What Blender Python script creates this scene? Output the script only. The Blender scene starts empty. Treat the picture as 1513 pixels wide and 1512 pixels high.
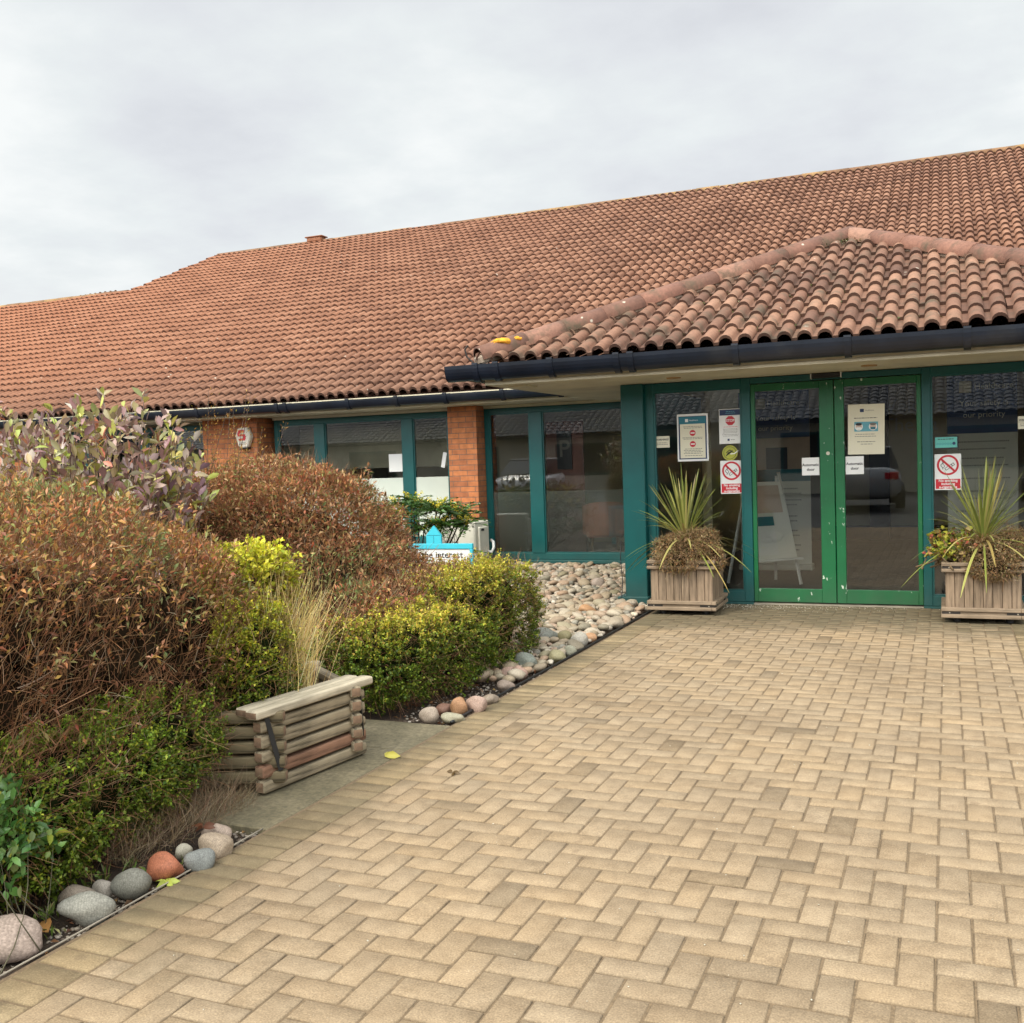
import bpy, bmesh, math, random
import numpy as np
from mathutils import Vector, Matrix, Euler
rng = np.random.default_rng(7)
random.seed(7)
scene = bpy.context.scene
COL = scene.collection
R = math.radians

# ------------------------------------------------------------------ helpers
def tag(o, label=None, cat=None, group=None, kind=None):
    if label: o['label'] = label
    if cat: o['category'] = cat
    if group: o['group'] = group
    if kind: o['kind'] = kind
    return o

def empty(name, loc=(0, 0, 0), rz=0.0, label=None, cat=None, group=None):
    o = bpy.data.objects.new(name, None); COL.objects.link(o)
    o.location = loc; o.rotation_euler = (0, 0, rz); o.empty_display_size = 0.1
    return tag(o, label, cat, group)

def link(name, me, mat=None, parent=None, loc=None, rot=None):
    o = bpy.data.objects.new(name, me); COL.objects.link(o)
    if mat is not None:
        for m in (mat if isinstance(mat, (list, tuple)) else [mat]): me.materials.append(m)
    if parent is not None: o.parent = parent
    if loc is not None: o.location = loc
    if rot is not None: o.rotation_euler = rot
    return o

def np_mesh(name, V, F, col=None, mat=None, parent=None, smooth=False, loc=None, rot=None, mi=None):
    V = np.asarray(V, dtype=np.float32); F = np.asarray(F, dtype=np.int32)
    me = bpy.data.meshes.new(name)
    k = F.shape[1]; n = len(F)
    me.vertices.add(len(V)); me.vertices.foreach_set('co', V.ravel())
    me.loops.add(n * k); me.loops.foreach_set('vertex_index', F.ravel())
    me.polygons.add(n)
    me.polygons.foreach_set('loop_start', np.arange(0, n * k, k, dtype=np.int32))
    if smooth: me.polygons.foreach_set('use_smooth', np.ones(n, dtype=bool))
    me.update(calc_edges=True)
    if col is not None:
        a = me.attributes.new('Col', 'FLOAT_COLOR', 'POINT')
        c = np.ones((len(V), 4), dtype=np.float32); c[:, :3] = col
        a.data.foreach_set('color', c.ravel())
    me.validate()
    o = link(name, me, mat, parent, loc, rot)
    if mi is not None: me.polygons.foreach_set('material_index', np.asarray(mi, dtype=np.int32))
    return o

class MB:
    """collects simple solids and links them as one mesh"""
    def __init__(self): self.bm = bmesh.new(); self.mi = 0
    def _fin(self, faces):
        for f in faces: f.material_index = self.mi
    def box(self, x0, y0, z0, x1, y1, z1, rz=0.0, bevel=0.0, M=None):
        x0, x1 = min(x0, x1), max(x0, x1); y0, y1 = min(y0, y1), max(y0, y1); z0, z1 = min(z0, z1), max(z0, z1)
        c = Vector(((x0+x1)/2, (y0+y1)/2, (z0+z1)/2))
        mat = Matrix.Translation(c) @ Matrix.Rotation(rz, 4, 'Z') @ Matrix.Diagonal((x1-x0, y1-y0, z1-z0, 1))
        if M is not None: mat = M @ mat
        r = bmesh.ops.create_cube(self.bm, size=1.0, matrix=mat)
        fs = list({f for v in r['verts'] for f in v.link_faces})
        self._fin(fs)
        if bevel > 0:
            es = list({e for f in fs for e in f.edges})
            rr = bmesh.ops.bevel(self.bm, geom=es, offset=bevel, segments=1, affect='EDGES', profile=0.5)
            self._fin(rr['faces'])
        return self
    def obox(self, p, q, w, h, up=(0, 0, 1), bevel=0.0, rnd=0):
        """bar from p to q, w wide, h high"""
        p, q = Vector(p), Vector(q); d = (q-p); L = d.length; d.normalize()
        s = d.cross(Vector(up)).normalized(); u = s.cross(d)
        M = Matrix((( d.x, s.x, u.x, (p.x+q.x)/2), (d.y, s.y, u.y, (p.y+q.y)/2), (d.z, s.z, u.z, (p.z+q.z)/2), (0, 0, 0, 1)))
        r = bmesh.ops.create_cube(self.bm, size=1.0, matrix=M @ Matrix.Diagonal((L, w, h, 1)))
        fs = list({f for v in r['verts'] for f in v.link_faces}); self._fin(fs)
        if bevel > 0:
            es = list({e for f in fs for e in f.edges})
            rr = bmesh.ops.bevel(self.bm, geom=es, offset=bevel, segments=max(1, rnd), affect='EDGES', profile=0.6); self._fin(rr['faces'])
        return self
    def cyl(self, p, q, r0, r1=None, seg=16, caps=True):
        p, q = Vector(p), Vector(q); r1 = r0 if r1 is None else r1
        d = q-p; L = d.length
        M = Matrix.Translation((p+q)/2) @ d.to_track_quat('Z', 'Y').to_matrix().to_4x4()
        r = bmesh.ops.create_cone(self.bm, cap_ends=caps, segments=seg, radius1=r0, radius2=r1, depth=L, matrix=M)
        self._fin({f for v in r['verts'] for f in v.link_faces}); return self
    def tube(self, pts, rad, seg=8):
        pts = [Vector([float(c) for c in p]) for p in pts]; rings = []
        rad = [float(x) for x in rad] if isinstance(rad, (list, tuple)) else [float(rad)]*len(pts)
        for i, p in enumerate(pts):
            d = (pts[min(i+1, len(pts)-1)] - pts[max(i-1, 0)]).normalized()
            a = d.orthogonal().normalized() if i == 0 else (a - d*a.dot(d)).normalized()
            b = d.cross(a)
            rings.append([self.bm.verts.new(p + rad[i]*(a*math.cos(t)+b*math.sin(t))) for t in [2*math.pi*k/seg for k in range(seg)]])
        fs = []
        for r0, r1 in zip(rings, rings[1:]):
            for k in range(seg): fs.append(self.bm.faces.new((r0[k], r0[(k+1) % seg], r1[(k+1) % seg], r1[k])))
        fs.append(self.bm.faces.new(rings[0][::-1])); fs.append(self.bm.faces.new(rings[-1]))
        self._fin(fs); return self
    def poly(self, pts):
        f = self.bm.faces.new([self.bm.verts.new(p) for p in pts]); self._fin([f]); return self
    def prism(self, pts, d):
        """extrude closed polygon pts along vector d"""
        d = Vector(d); a = [self.bm.verts.new(p) for p in pts]; b = [self.bm.verts.new(Vector(p)+d) for p in pts]
        n = len(pts); fs = [self.bm.faces.new(a[::-1]), self.bm.faces.new(b)]
        for i in range(n): fs.append(self.bm.faces.new((a[i], a[(i+1) % n], b[(i+1) % n], b[i])))
        self._fin(fs); return self
    def build(self, name, mat, parent=None, smooth=False, loc=None, rot=None):
        bmesh.ops.recalc_face_normals(self.bm, faces=self.bm.faces)
        me = bpy.data.meshes.new(name); self.bm.to_mesh(me); self.bm.free()
        if smooth: me.polygons.foreach_set('use_smooth', np.ones(len(me.polygons), dtype=bool))
        return link(name, me, mat, parent, loc, rot)

# ------------------------------------------------------------------ materials
def newmat(name):
    m = bpy.data.materials.new(name); m.use_nodes = True
    nt = m.node_tree; nt.nodes.clear()
    out = nt.nodes.new('ShaderNodeOutputMaterial')
    b = nt.nodes.new('ShaderNodeBsdfPrincipled')
    nt.links.new(b.outputs[0], out.inputs[0])
    return m, nt, b, out
def N(nt, typ, **kw):
    n = nt.nodes.new(typ)
    for k, v in kw.items():
        if k.startswith('i_'): n.inputs[k[2:].replace('_', ' ')].default_value = v
        else: setattr(n, k, v)
    return n
def L(nt, a, b): nt.links.new(a, b)
def ramp(nt, stops, interp='LINEAR'):
    r = nt.nodes.new('ShaderNodeValToRGB'); r.color_ramp.interpolation = interp
    e = r.color_ramp.elements
    while len(e) < len(stops): e.new(0.5)
    for el, (p, c) in zip(e, stops): el.position = p; el.color = (*c, 1) if len(c) == 3 else c
    return r
def mixc(nt, fac, a, b, mode='MIX'):
    n = nt.nodes.new('ShaderNodeMix'); n.data_type = 'RGBA'; n.blend_type = mode
    for s, v in ((0, fac), (6, a), (7, b)):
        if hasattr(v, 'is_output'): nt.links.new(v, n.inputs[s])
        else: n.inputs[s].default_value = (*v, 1) if isinstance(v, tuple) and len(v) == 3 else v
    return n.outputs[2]
def coords(nt, kind='Object', scale=(1, 1, 1)):
    t = nt.nodes.new('ShaderNodeTexCoord'); mp = nt.nodes.new('ShaderNodeMapping'); mp.inputs['Scale'].default_value = scale
    nt.links.new(t.outputs[kind], mp.inputs[0]); return mp.outputs[0]
def noise(nt, co, scale, detail=4, rough=0.55):
    n = nt.nodes.new('ShaderNodeTexNoise'); n.inputs['Scale'].default_value = scale; n.inputs['Detail'].default_value = detail
    n.inputs['Roughness'].default_value = rough; nt.links.new(co, n.inputs['Vector']); return n.outputs[0]
def bump(nt, b, h, strength=0.3, dist=0.01):
    n = nt.nodes.new('ShaderNodeBump'); n.inputs['Strength'].default_value = strength; n.inputs['Distance'].default_value = dist
    nt.links.new(h, n.inputs['Height']); nt.links.new(n.outputs[0], b.inputs['Normal'])

def simple(name, c, rough=0.5, var=0.12, scale=6.0, metal=0.0, bmp=0.0, dirt=0.0, spec=0.5):
    m, nt, b, out = newmat(name)
    co = coords(nt); n = noise(nt, co, scale, 6)
    lo = tuple(max(0, x*(1-var*1.5)) for x in c); hi = tuple(min(1, x*(1+var)) for x in c)
    r = ramp(nt, [(0.3, lo), (0.7, hi)]); L(nt, n, r.inputs[0]); col = r.outputs[0]
    if dirt > 0:
        n2 = noise(nt, coords(nt), 2.2, 7, .65); rr = ramp(nt, [(0.52, (0, 0, 0)), (0.72, (dirt, dirt, dirt))]); L(nt, n2, rr.inputs[0])
        col = mixc(nt, rr.outputs[0], col, (.10, .09, .07))
    L(nt, col, b.inputs['Base Color']); b.inputs['Roughness'].default_value = rough; b.inputs['Metallic'].default_value = metal
    b.inputs['Specular IOR Level'].default_value = spec
    if bmp > 0: bump(nt, b, noise(nt, co, scale*12, 5), bmp, 0.004)
    return m

def leafmat(name, rough=0.45, trans=0.25, spec=0.35):
    m, nt, b, out = newmat(name)
    a = N(nt, 'ShaderNodeAttribute', attribute_name='Col')
    L(nt, a.outputs['Color'], b.inputs['Base Color']); b.inputs['Roughness'].default_value = rough
    b.inputs['Specular IOR Level'].default_value = spec
    t = nt.nodes.new('ShaderNodeBsdfTranslucent'); L(nt, a.outputs['Color'], t.inputs[0])
    mx = nt.nodes.new('ShaderNodeMixShader'); mx.inputs[0].default_value = trans
    L(nt, b.outputs[0], mx.inputs[1]); L(nt, t.outputs[0], mx.inputs[2]); L(nt, mx.outputs[0], out.inputs[0])
    return m

def glassmat(name, tint=(.94, .95, .93), boost=1.5):
    m, nt, b, out = newmat(name); nt.nodes.remove(b)
    tr = nt.nodes.new('ShaderNodeBsdfTransparent'); tr.inputs[0].default_value = (*tint, 1)
    gl = nt.nodes.new('ShaderNodeBsdfGlossy'); gl.inputs['Roughness'].default_value = 0.0; gl.inputs[0].default_value = (.95, .97, 1, 1)
    fr = nt.nodes.new('ShaderNodeFresnel'); fr.inputs[0].default_value = 1.5
    mu = N(nt, 'ShaderNodeMath', operation='MULTIPLY', use_clamp=True); L(nt, fr.outputs[0], mu.inputs[0]); mu.inputs[1].default_value = boost
    mx = nt.nodes.new('ShaderNodeMixShader'); L(nt, mu.outputs[0], mx.inputs[0]); L(nt, tr.outputs[0], mx.inputs[1]); L(nt, gl.outputs[0], mx.inputs[2])
    L(nt, mx.outputs[0], out.inputs[0]); return m

def filmmat(name, c, opac):
    m, nt, b, out = newmat(name); b.inputs['Base Color'].default_value = (*c, 1); b.inputs['Roughness'].default_value = .4
    n = noise(nt, coords(nt), 2.0, 4); r = ramp(nt, [(.3, tuple(x*.88 for x in c)), (.7, c)]); L(nt, n, r.inputs[0]); L(nt, r.outputs[0], b.inputs['Base Color'])
    tr = nt.nodes.new('ShaderNodeBsdfTransparent'); mx = nt.nodes.new('ShaderNodeMixShader'); mx.inputs[0].default_value = opac
    L(nt, tr.outputs[0], mx.inputs[1]); L(nt, b.outputs[0], mx.inputs[2]); L(nt, mx.outputs[0], out.inputs[0]); return m

# tiles: per tile tint in Col.r / Col.g, lip flag in Col.b
def tilemat(name, c0, c1, c2, moss=0.0, warm=False):
    m, nt, b, out = newmat(name)
    a = N(nt, 'ShaderNodeAttribute', attribute_name='Col'); sp = nt.nodes.new('ShaderNodeSeparateColor'); L(nt, a.outputs['Color'], sp.inputs[0])
    r = ramp(nt, [(0.0, c0), (0.5, c1), (1.0, c2)]); L(nt, sp.outputs[0], r.inputs[0]); col = r.outputs[0]
    co = coords(nt)
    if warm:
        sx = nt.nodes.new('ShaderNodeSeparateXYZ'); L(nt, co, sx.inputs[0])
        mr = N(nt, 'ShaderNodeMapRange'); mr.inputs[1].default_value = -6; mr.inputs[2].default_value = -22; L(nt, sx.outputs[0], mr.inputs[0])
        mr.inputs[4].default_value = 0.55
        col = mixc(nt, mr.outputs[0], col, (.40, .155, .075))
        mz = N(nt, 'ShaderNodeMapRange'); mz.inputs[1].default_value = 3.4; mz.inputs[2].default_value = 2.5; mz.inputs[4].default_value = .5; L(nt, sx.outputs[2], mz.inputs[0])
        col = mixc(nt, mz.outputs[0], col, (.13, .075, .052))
    n1 = noise(nt, co, 1.3, 6, .6); rr = ramp(nt, [(.33, (.96, .95, .94)), (.68, (1.03, 1.03, 1.02))]); L(nt, n1, rr.inputs[0])
    col = mixc(nt, 1.0, col, rr.outputs[0], 'MULTIPLY')
    n2 = noise(nt, co, 26, 6, .65); rr2 = ramp(nt, [(.3, (.75, .75, .75)), (.7, (1.18, 1.16, 1.12))]); L(nt, n2, rr2.inputs[0])
    col = mixc(nt, 1.0, col, rr2.outputs[0], 'MULTIPLY')
    # pale lichen spots
    v = N(nt, 'ShaderNodeTexVoronoi'); v.inputs['Scale'].default_value = 5.5; L(nt, co, v.inputs['Vector'])
    n4 = noise(nt, co, 18, 3); ad = N(nt, 'ShaderNodeMath', operation='ADD'); L(nt, v.outputs['Distance'], ad.inputs[0])
    mu = N(nt, 'ShaderNodeMath', operation='MULTIPLY'); mu.inputs[1].default_value = .25; L(nt, n4, mu.inputs[0]); L(nt, mu.outputs[0], ad.inputs[1])
    rl = ramp(nt, [(.19, (1, 1, 1)), (.235, (0, 0, 0))]); L(nt, ad.outputs[0], rl.inputs[0])
    mk = N(nt, 'ShaderNodeMath', operation='MULTIPLY'); L(nt, rl.outputs[0], mk.inputs[0]); L(nt, sp.outputs[1], mk.inputs[1])
    col = mixc(nt, mk.outputs[0], col, (.50, .45, .36))
    if moss > 0:
        n3 = noise(nt, co, 3.4, 7, .7); rm = ramp(nt, [(.50, (0, 0, 0)), (.68, (moss, moss, moss))]); L(nt, n3, rm.inputs[0])
        col = mixc(nt, rm.outputs[0], col, (.085, .070, .045))
    dk = N(nt, 'ShaderNodeMapRange'); dk.inputs[3].default_value = 0; dk.inputs[4].default_value = .8; L(nt, sp.outputs[2], dk.inputs[0])
    col = mixc(nt, dk.outputs[0], col, (.045, .022, .016))
    L(nt, col, b.inputs['Base Color']); b.inputs['Roughness'].default_value = .78; b.inputs['Specular IOR Level'].default_value = .3
    bump(nt, b, n2, .35, .006)
    return m

def brickmat():
    m, nt, b, out = newmat('orange_brick')
    t = nt.nodes.new('ShaderNodeTexCoord'); s = nt.nodes.new('ShaderNodeSeparateXYZ'); L(nt, t.outputs['Object'], s.inputs[0])
    ad = N(nt, 'ShaderNodeMath', operation='ADD'); L(nt, s.outputs[0], ad.inputs[0]); L(nt, s.outputs[1], ad.inputs[1])
    c = nt.nodes.new('ShaderNodeCombineXYZ'); L(nt, ad.outputs[0], c.inputs[0]); L(nt, s.outputs[2], c.inputs[1])
    br = nt.nodes.new('ShaderNodeTexBrick'); L(nt, c.outputs[0], br.inputs['Vector'])
    br.inputs['Scale'].default_value = 1; br.inputs['Brick Width'].default_value = .225; br.inputs['Row Height'].default_value = .075
    br.inputs['Mortar Size'].default_value = .006; br.inputs['Mortar Smooth'].default_value = .3; br.inputs['Bias'].default_value = 0
    br.inputs['Color1'].default_value = (.50, .175, .060, 1); br.inputs['Color2'].default_value = (.34, .115, .046, 1); br.inputs['Mortar'].default_value = (.20, .11, .07, 1)
    n = noise(nt, c.outputs[0], 9, 6, .65); rr = ramp(nt, [(.3, (.72, .72, .72)), (.7, (1.2, 1.2, 1.2))]); L(nt, n, rr.inputs[0])
    col = mixc(nt, 1.0, br.outputs[0], rr.outputs[0], 'MULTIPLY')
    L(nt, col, b.inputs['Base Color']); b.inputs['Roughness'].default_value = .85
    inv = N(nt, 'ShaderNodeMath', operation='SUBTRACT'); inv.inputs[0].default_value = 1; L(nt, br.outputs['Fac'], inv.inputs[1])
    bump(nt, b, inv.outputs[0], .6, .008); return m

def paintmat(name, c, chips=False, rough=.38):
    m, nt, b, out = newmat(name); co = coords(nt)
    n = noise(nt, co, 2.5, 6, .6); r = ramp(nt, [(.3, tuple(x*.78 for x in c)), (.7, tuple(x*1.12 for x in c))]); L(nt, n, r.inputs[0]); col = r.outputs[0]
    # grime towards the foot
    s = nt.nodes.new('ShaderNodeSeparateXYZ'); L(nt, co, s.inputs[0])
    n3 = noise(nt, co, 9, 5); mr = N(nt, 'ShaderNodeMapRange'); mr.inputs[1].default_value = .35; mr.inputs[2].default_value = 0; mr.inputs[4].default_value = .5; L(nt, s.outputs[2], mr.inputs[0])
    mm = N(nt, 'ShaderNodeMath', operation='MULTIPLY'); L(nt, mr.outputs[0], mm.inputs[0]); L(nt, n3, mm.inputs[1])
    col = mixc(nt, mm.outputs[0], col, (.09, .085, .07))
    if chips:
        n2 = noise(nt, coords(nt, 'Object', (1, 1, .55)), 17, 4, .6); rr = ramp(nt, [(.655, (0, 0, 0)), (.67, (1, 1, 1))]); L(nt, n2, rr.inputs[0])
        col = mixc(nt, rr.outputs[0], col, (.55, .62, .52))
    L(nt, col, b.inputs['Base Color']); b.inputs['Roughness'].default_value = rough
    bump(nt, b, noise(nt, co, 40, 4), .08, .002); return m

def woodmat(name, c, axis=2, dark=.5, rough=.75):
    m, nt, b, out = newmat(name)
    sc = [13, 13, 13]; sc[axis] = .8
    co = coords(nt, 'Object', tuple(sc)); n = noise(nt, co, 3.2, 8, .65)
    r = ramp(nt, [(.34, tuple(x*dark for x in c)), (.5, c), (.66, tuple(min(1, x*1.25) for x in c))]); L(nt, n, r.inputs[0])
    n2 = noise(nt, coords(nt), 3.2, 5, .6); rr = ramp(nt, [(.3, (.68, .68, .66)), (.68, (1.1, 1.1, 1.1))]); L(nt, n2, rr.inputs[0])
    col = mixc(nt, 1.0, r.outputs[0], rr.outputs[0], 'MULTIPLY')
    L(nt, col, b.inputs['Base Color']); b.inputs['Roughness'].default_value = rough; b.inputs['Specular IOR Level'].default_value = .25
    bump(nt, b, n, .5, .004); return m

def pavemat():
    m, nt, b, out = newmat('block_paving'); co = coords(nt)
    a = N(nt, 'ShaderNodeAttribute', attribute_name='Col')
    n = noise(nt, co, 170, 3, .6); r = ramp(nt, [(.3, (.70, .70, .70)), (.55, (1, 1, 1)), (.74, (1.35, 1.33, 1.28))]); L(nt, n, r.inputs[0])
    col = mixc(nt, 1.0, a.outputs['Color'], r.outputs[0], 'MULTIPLY')
    n0 = noise(nt, co, 14, 5, .6); r0 = ramp(nt, [(.3, (.82, .80, .78)), (.65, (1.06, 1.06, 1.06))]); L(nt, n0, r0.inputs[0])
    col = mixc(nt, 1.0, col, r0.outputs[0], 'MULTIPLY')
    nb = noise(nt, co, .8, 6, .62); rb = ramp(nt, [(.32, (.80, .78, .76)), (.5, (1, 1, 1)), (.68, (1.10, 1.07, 1.02))]); L(nt, nb, rb.inputs[0])
    col = mixc(nt, 1.0, col, rb.outputs[0], 'MULTIPLY')
    vs_ = N(nt, 'ShaderNodeTexVoronoi'); vs_.inputs['Scale'].default_value = 9; L(nt, co, vs_.inputs['Vector']); nv = noise(nt, co, 30, 4)
    va = N(nt, 'ShaderNodeMath', operation='ADD'); L(nt, vs_.outputs['Distance'], va.inputs[0]); vmu = N(nt, 'ShaderNodeMath', operation='MULTIPLY'); vmu.inputs[1].default_value = .5; L(nt, nv, vmu.inputs[0]); L(nt, vmu.outputs[0], va.inputs[1])
    rsp = ramp(nt, [(.36, (.45, .45, .45)), (.44, (0, 0, 0))]); L(nt, va.outputs[0], rsp.inputs[0]); nbg = noise(nt, co, 1.7, 3); rbg = ramp(nt, [(.45, (0, 0, 0)), (.62, (1, 1, 1))]); L(nt, nbg, rbg.inputs[0])
    sm = N(nt, 'ShaderNodeMath', operation='MULTIPLY'); L(nt, rsp.outputs[0], sm.inputs[0]); L(nt, rbg.outputs[0], sm.inputs[1])
    col = mixc(nt, sm.outputs[0], col, (.17, .12, .075))
    # dark patches and greenish grime along the left edge and in front of the door
    s = nt.nodes.new('ShaderNodeSeparateXYZ'); L(nt, co, s.inputs[0])
    n1 = noise(nt, co, 2.6, 7, .68)
    mr = N(nt, 'ShaderNodeMapRange'); mr.inputs[1].default_value = -1.9; mr.inputs[2].default_value = -2.6; mr.inputs[4].default_value = .30; L(nt, s.outputs[0], mr.inputs[0])
    my = N(nt, 'ShaderNodeMapRange'); my.inputs[1].default_value = 8.2; my.inputs[2].default_value = 9.7; my.inputs[4].default_value = .85; L(nt, s.outputs[1], my.inputs[0])
    mxx = N(nt, 'ShaderNodeMath', operation='ADD'); L(nt, mr.outputs[0], mxx.inputs[0]); L(nt, my.outputs[0], mxx.inputs[1])
    m2 = N(nt, 'ShaderNodeMath', operation='ADD'); L(nt, mxx.outputs[0], m2.inputs[0]); L(nt, n1, m2.inputs[1])
    rs = ramp(nt, [(.62, (0, 0, 0)), (1.0, (.75, .75, .75))]); L(nt, m2.outputs[0], rs.inputs[0])
    col = mixc(nt, rs.outputs[0], col, (.10, .085, .05))
    # little white chips
    v = N(nt, 'ShaderNodeTexVoronoi'); v.inputs['Scale'].default_value = 55; L(nt, co, v.inputs['Vector'])
    rv = ramp(nt, [(.07, (1, 1, 1)), (.1, (0, 0, 0))]); L(nt, v.outputs['Distance'], rv.inputs[0])
    n5 = noise(nt, co, 4, 2); r5 = ramp(nt, [(.5, (0, 0, 0)), (.7, (.55, .55, .55))]); L(nt, n5, r5.inputs[0])
    mk = N(nt, 'ShaderNodeMath', operation='MULTIPLY'); L(nt, rv.outputs[0], mk.inputs[0]); L(nt, r5.outputs[0], mk.inputs[1])
    col = mixc(nt, mk.outputs[0], col, (.66, .60, .48))
    L(nt, col, b.inputs['Base Color']); b.inputs['Roughness'].default_value = .85; b.inputs['Specular IOR Level'].default_value = .25
    bump(nt, b, n, .5, .003); return m

def groundmat(name, cs, scale=8, bmp=.8, dist=.03):
    m, nt, b, out = newmat(name); co = coords(nt); n = noise(nt, co, scale, 9, .7)
    r = ramp(nt, [(.25+.5*i/(len(cs)-1), c) for i, c in enumerate(cs)]); L(nt, n, r.inputs[0])
    n2 = noise(nt, co, scale*14, 5, .7); r2 = ramp(nt, [(.3, (.6, .6, .6)), (.7, (1.35, 1.3, 1.25))]); L(nt, n2, r2.inputs[0])
    L(nt, mixc(nt, 1.0, r.outputs[0], r2.outputs[0], 'MULTIPLY'), b.inputs['Base Color']); b.inputs['Roughness'].default_value = .9
    bump(nt, b, n2, bmp, dist); return m

def stonemat(name, fromattr=False, c=None):
    m, nt, b, out = newmat(name); co = coords(nt)
    if c is not None:
        r0 = ramp(nt, [(.25, tuple(x*.72 for x in c)), (.75, tuple(min(1, x*1.18) for x in c))]); L(nt, noise(nt, co, 11, 6, .6), r0.inputs[0]); base = r0.outputs[0]
    elif fromattr:
        a = N(nt, 'ShaderNodeAttribute', attribute_name='Col'); base = a.outputs['Color']
    else:
        oi = nt.nodes.new('ShaderNodeObjectInfo')
        r = ramp(nt, [(0, (.40, .32, .22)), (.18, (.33, .26, .175)), (.34, (.46, .38, .275)), (.5, (.25, .225, .165)), (.62, (.42, .285, .19)), (.76, (.36, .30, .225)), (.88, (.50, .43, .33)), (1, (.29, .25, .155))]); L(nt, oi.outputs['Random'], r.inputs[0]); base = r.outputs[0]
    n = noise(nt, co, 24, 6, .65); rr = ramp(nt, [(.3, (.56, .55, .53)), (.7, (1.18, 1.17, 1.15))]); L(nt, n, rr.inputs[0])
    w = N(nt, 'ShaderNodeTexWave'); w.inputs['Scale'].default_value = 6; w.inputs['Distortion'].default_value = 9; w.inputs['Detail'].default_value = 3; L(nt, co, w.inputs['Vector'])
    rw = ramp(nt, [(0, (.88, .88, .88)), (1, (1.06, 1.06, 1.06))]); L(nt, w.outputs[0], rw.inputs[0])
    col = mixc(nt, 1.0, base, rr.outputs[0], 'MULTIPLY'); col = mixc(nt, 1.0, col, rw.outputs[0], 'MULTIPLY')
    L(nt, col, b.inputs['Base Color']); b.inputs['Roughness'].default_value = .62; b.inputs['Specular IOR Level'].default_value = .35
    bump(nt, b, n, .25, .004); return m

M = {}
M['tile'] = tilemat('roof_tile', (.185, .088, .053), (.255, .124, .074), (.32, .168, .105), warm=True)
M['ptile'] = tilemat('porch_tile', (.135, .070, .048), (.235, .122, .080), (.36, .205, .135), moss=.85)
M['hiptile'] = tilemat('hip_tile', (.16, .085, .062), (.245, .122, .088), (.32, .18, .13), moss=1.0)
M['ridge'] = tilemat('ridge_tile', (.19, .105, .06), (.25, .145, .075), (.33, .21, .09), moss=.7)
M['brick'] = brickmat()
M['teal'] = paintmat('teal_paint', (.0025, .092, .090))
M['green'] = paintmat('green_paint', (.006, .130, .043), chips=True)
M['navy'] = simple('navy_plastic', (.008, .012, .021), .28, .25, 3, dirt=.15)
M['soffit'] = simple('cream_soffit', (.62, .56, .40), .6, .10, 2, dirt=.25)
M['cream'] = simple('cream_paint', (.66, .62, .50), .5, .1, 3)
M['glass'] = glassmat('window_glass')
M['glass_side'] = glassmat('dark_window_glass', (.92, .93, .91), 1.7)
M['film'] = filmmat('white_film', (.60, .65, .57), 1.0)
M['film2'] = filmmat('grey_film', (.42, .45, .40), .24)
M['pave'] = pavemat()
M['sand'] = groundmat('joint_sand', [(.13, .092, .052), (.20, .145, .085)], 6, .4, .004)
M['soil'] = groundmat('bed_soil', [(.030, .020, .013), (.075, .048, .03), (.13, .085, .05)], 7, 1.0, .03)
M['asphalt'] = groundmat('asphalt', [(.045, .045, .045), (.07, .07, .068)], 3, .4, .01)
M['slab'] = groundmat('concrete_slab', [(.09, .08, .045), (.165, .142, .085), (.25, .212, .135)], 3.2, .5, .004)
M['grass'] = groundmat('grass', [(.03, .06, .015), (.07, .11, .03)], 4, .8, .03)
M['leaf'] = leafmat('small_leaf'); M['gloss'] = leafmat('glossy_leaf', .30, .15, .5); M['dry'] = leafmat('dry_leaf', .75, .2, .15)
M['bark'] = simple('bark', (.075, .05, .035), .85, .4, 20, bmp=.5)
M['core'] = simple('light_block_brown', (.022, .015, .009), 1, .6, 14, spec=0)  # dark colour of the added light-blocking hulls
M['coreg'] = simple('light_block_green', (.013, .018, .006), 1, .6, 14, spec=0)
M['stone'] = stonemat('cobble'); M['stonea'] = stonemat('cobble_mix', True)
M['planter'] = woodmat('planter_wood', (.255, .185, .125), 2, .45)
M['planter_rail'] = woodmat('planter_rail_wood', (.275, .205, .14), 0, .45)
M['log'] = woodmat('weathered_log', (.29, .235, .155), 0, .28)
M['logr'] = woodmat('reddish_log', (.25, .135, .085), 0, .4)
M['logd'] = woodmat('shaded_log', (.165, .13, .075), 0, .3)
M['plank'] = woodmat('silvered_plank', (.52, .45, .33), 0, .6)
M['logend'] = simple('log_end', (.20, .125, .075), .85, .35, 25, bmp=.4)
M['strap'] = simple('black_strap', (.012, .012, .012), .5, .3, 9)
M['metal'] = simple('dark_iron', (.035, .028, .024), .55, .4, 12, .4)
M['white'] = simple('white_paper', (.80, .80, .77), .6, .03, 3)
M['cream_paper'] = simple('cream_paper', (.72, .68, .52), .6, .04, 3)
M['red'] = simple('sign_red', (.55, .016, .030), .4, .06, 5)
M['ink'] = simple('black_ink', (.012, .012, .014), .5, .1, 5)
M['greyink'] = simple('grey_ink', (.16, .15, .13), .6, .1, 5)
M['tealink'] = simple('teal_ink', (.012, .16, .22), .5, .08, 4)
M['navyink'] = simple('navy_ink', (.012, .032, .10), .5, .1, 4)
M['bannernavy'] = simple('banner_navy', (.030, .075, .22), .5, .1, 3)
M['bluepic'] = simple('sky_blue_ink', (.12, .38, .46), .5, .15, 4)
M['mint'] = simple('mint_ink', (.12, .48, .42), .5, .06, 4)
M['olive'] = simple('lime_sticker', (.42, .42, .05), .5, .08, 4)
M['skin'] = simple('pale_ink', (.62, .48, .38), .6, .1, 4)
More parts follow.
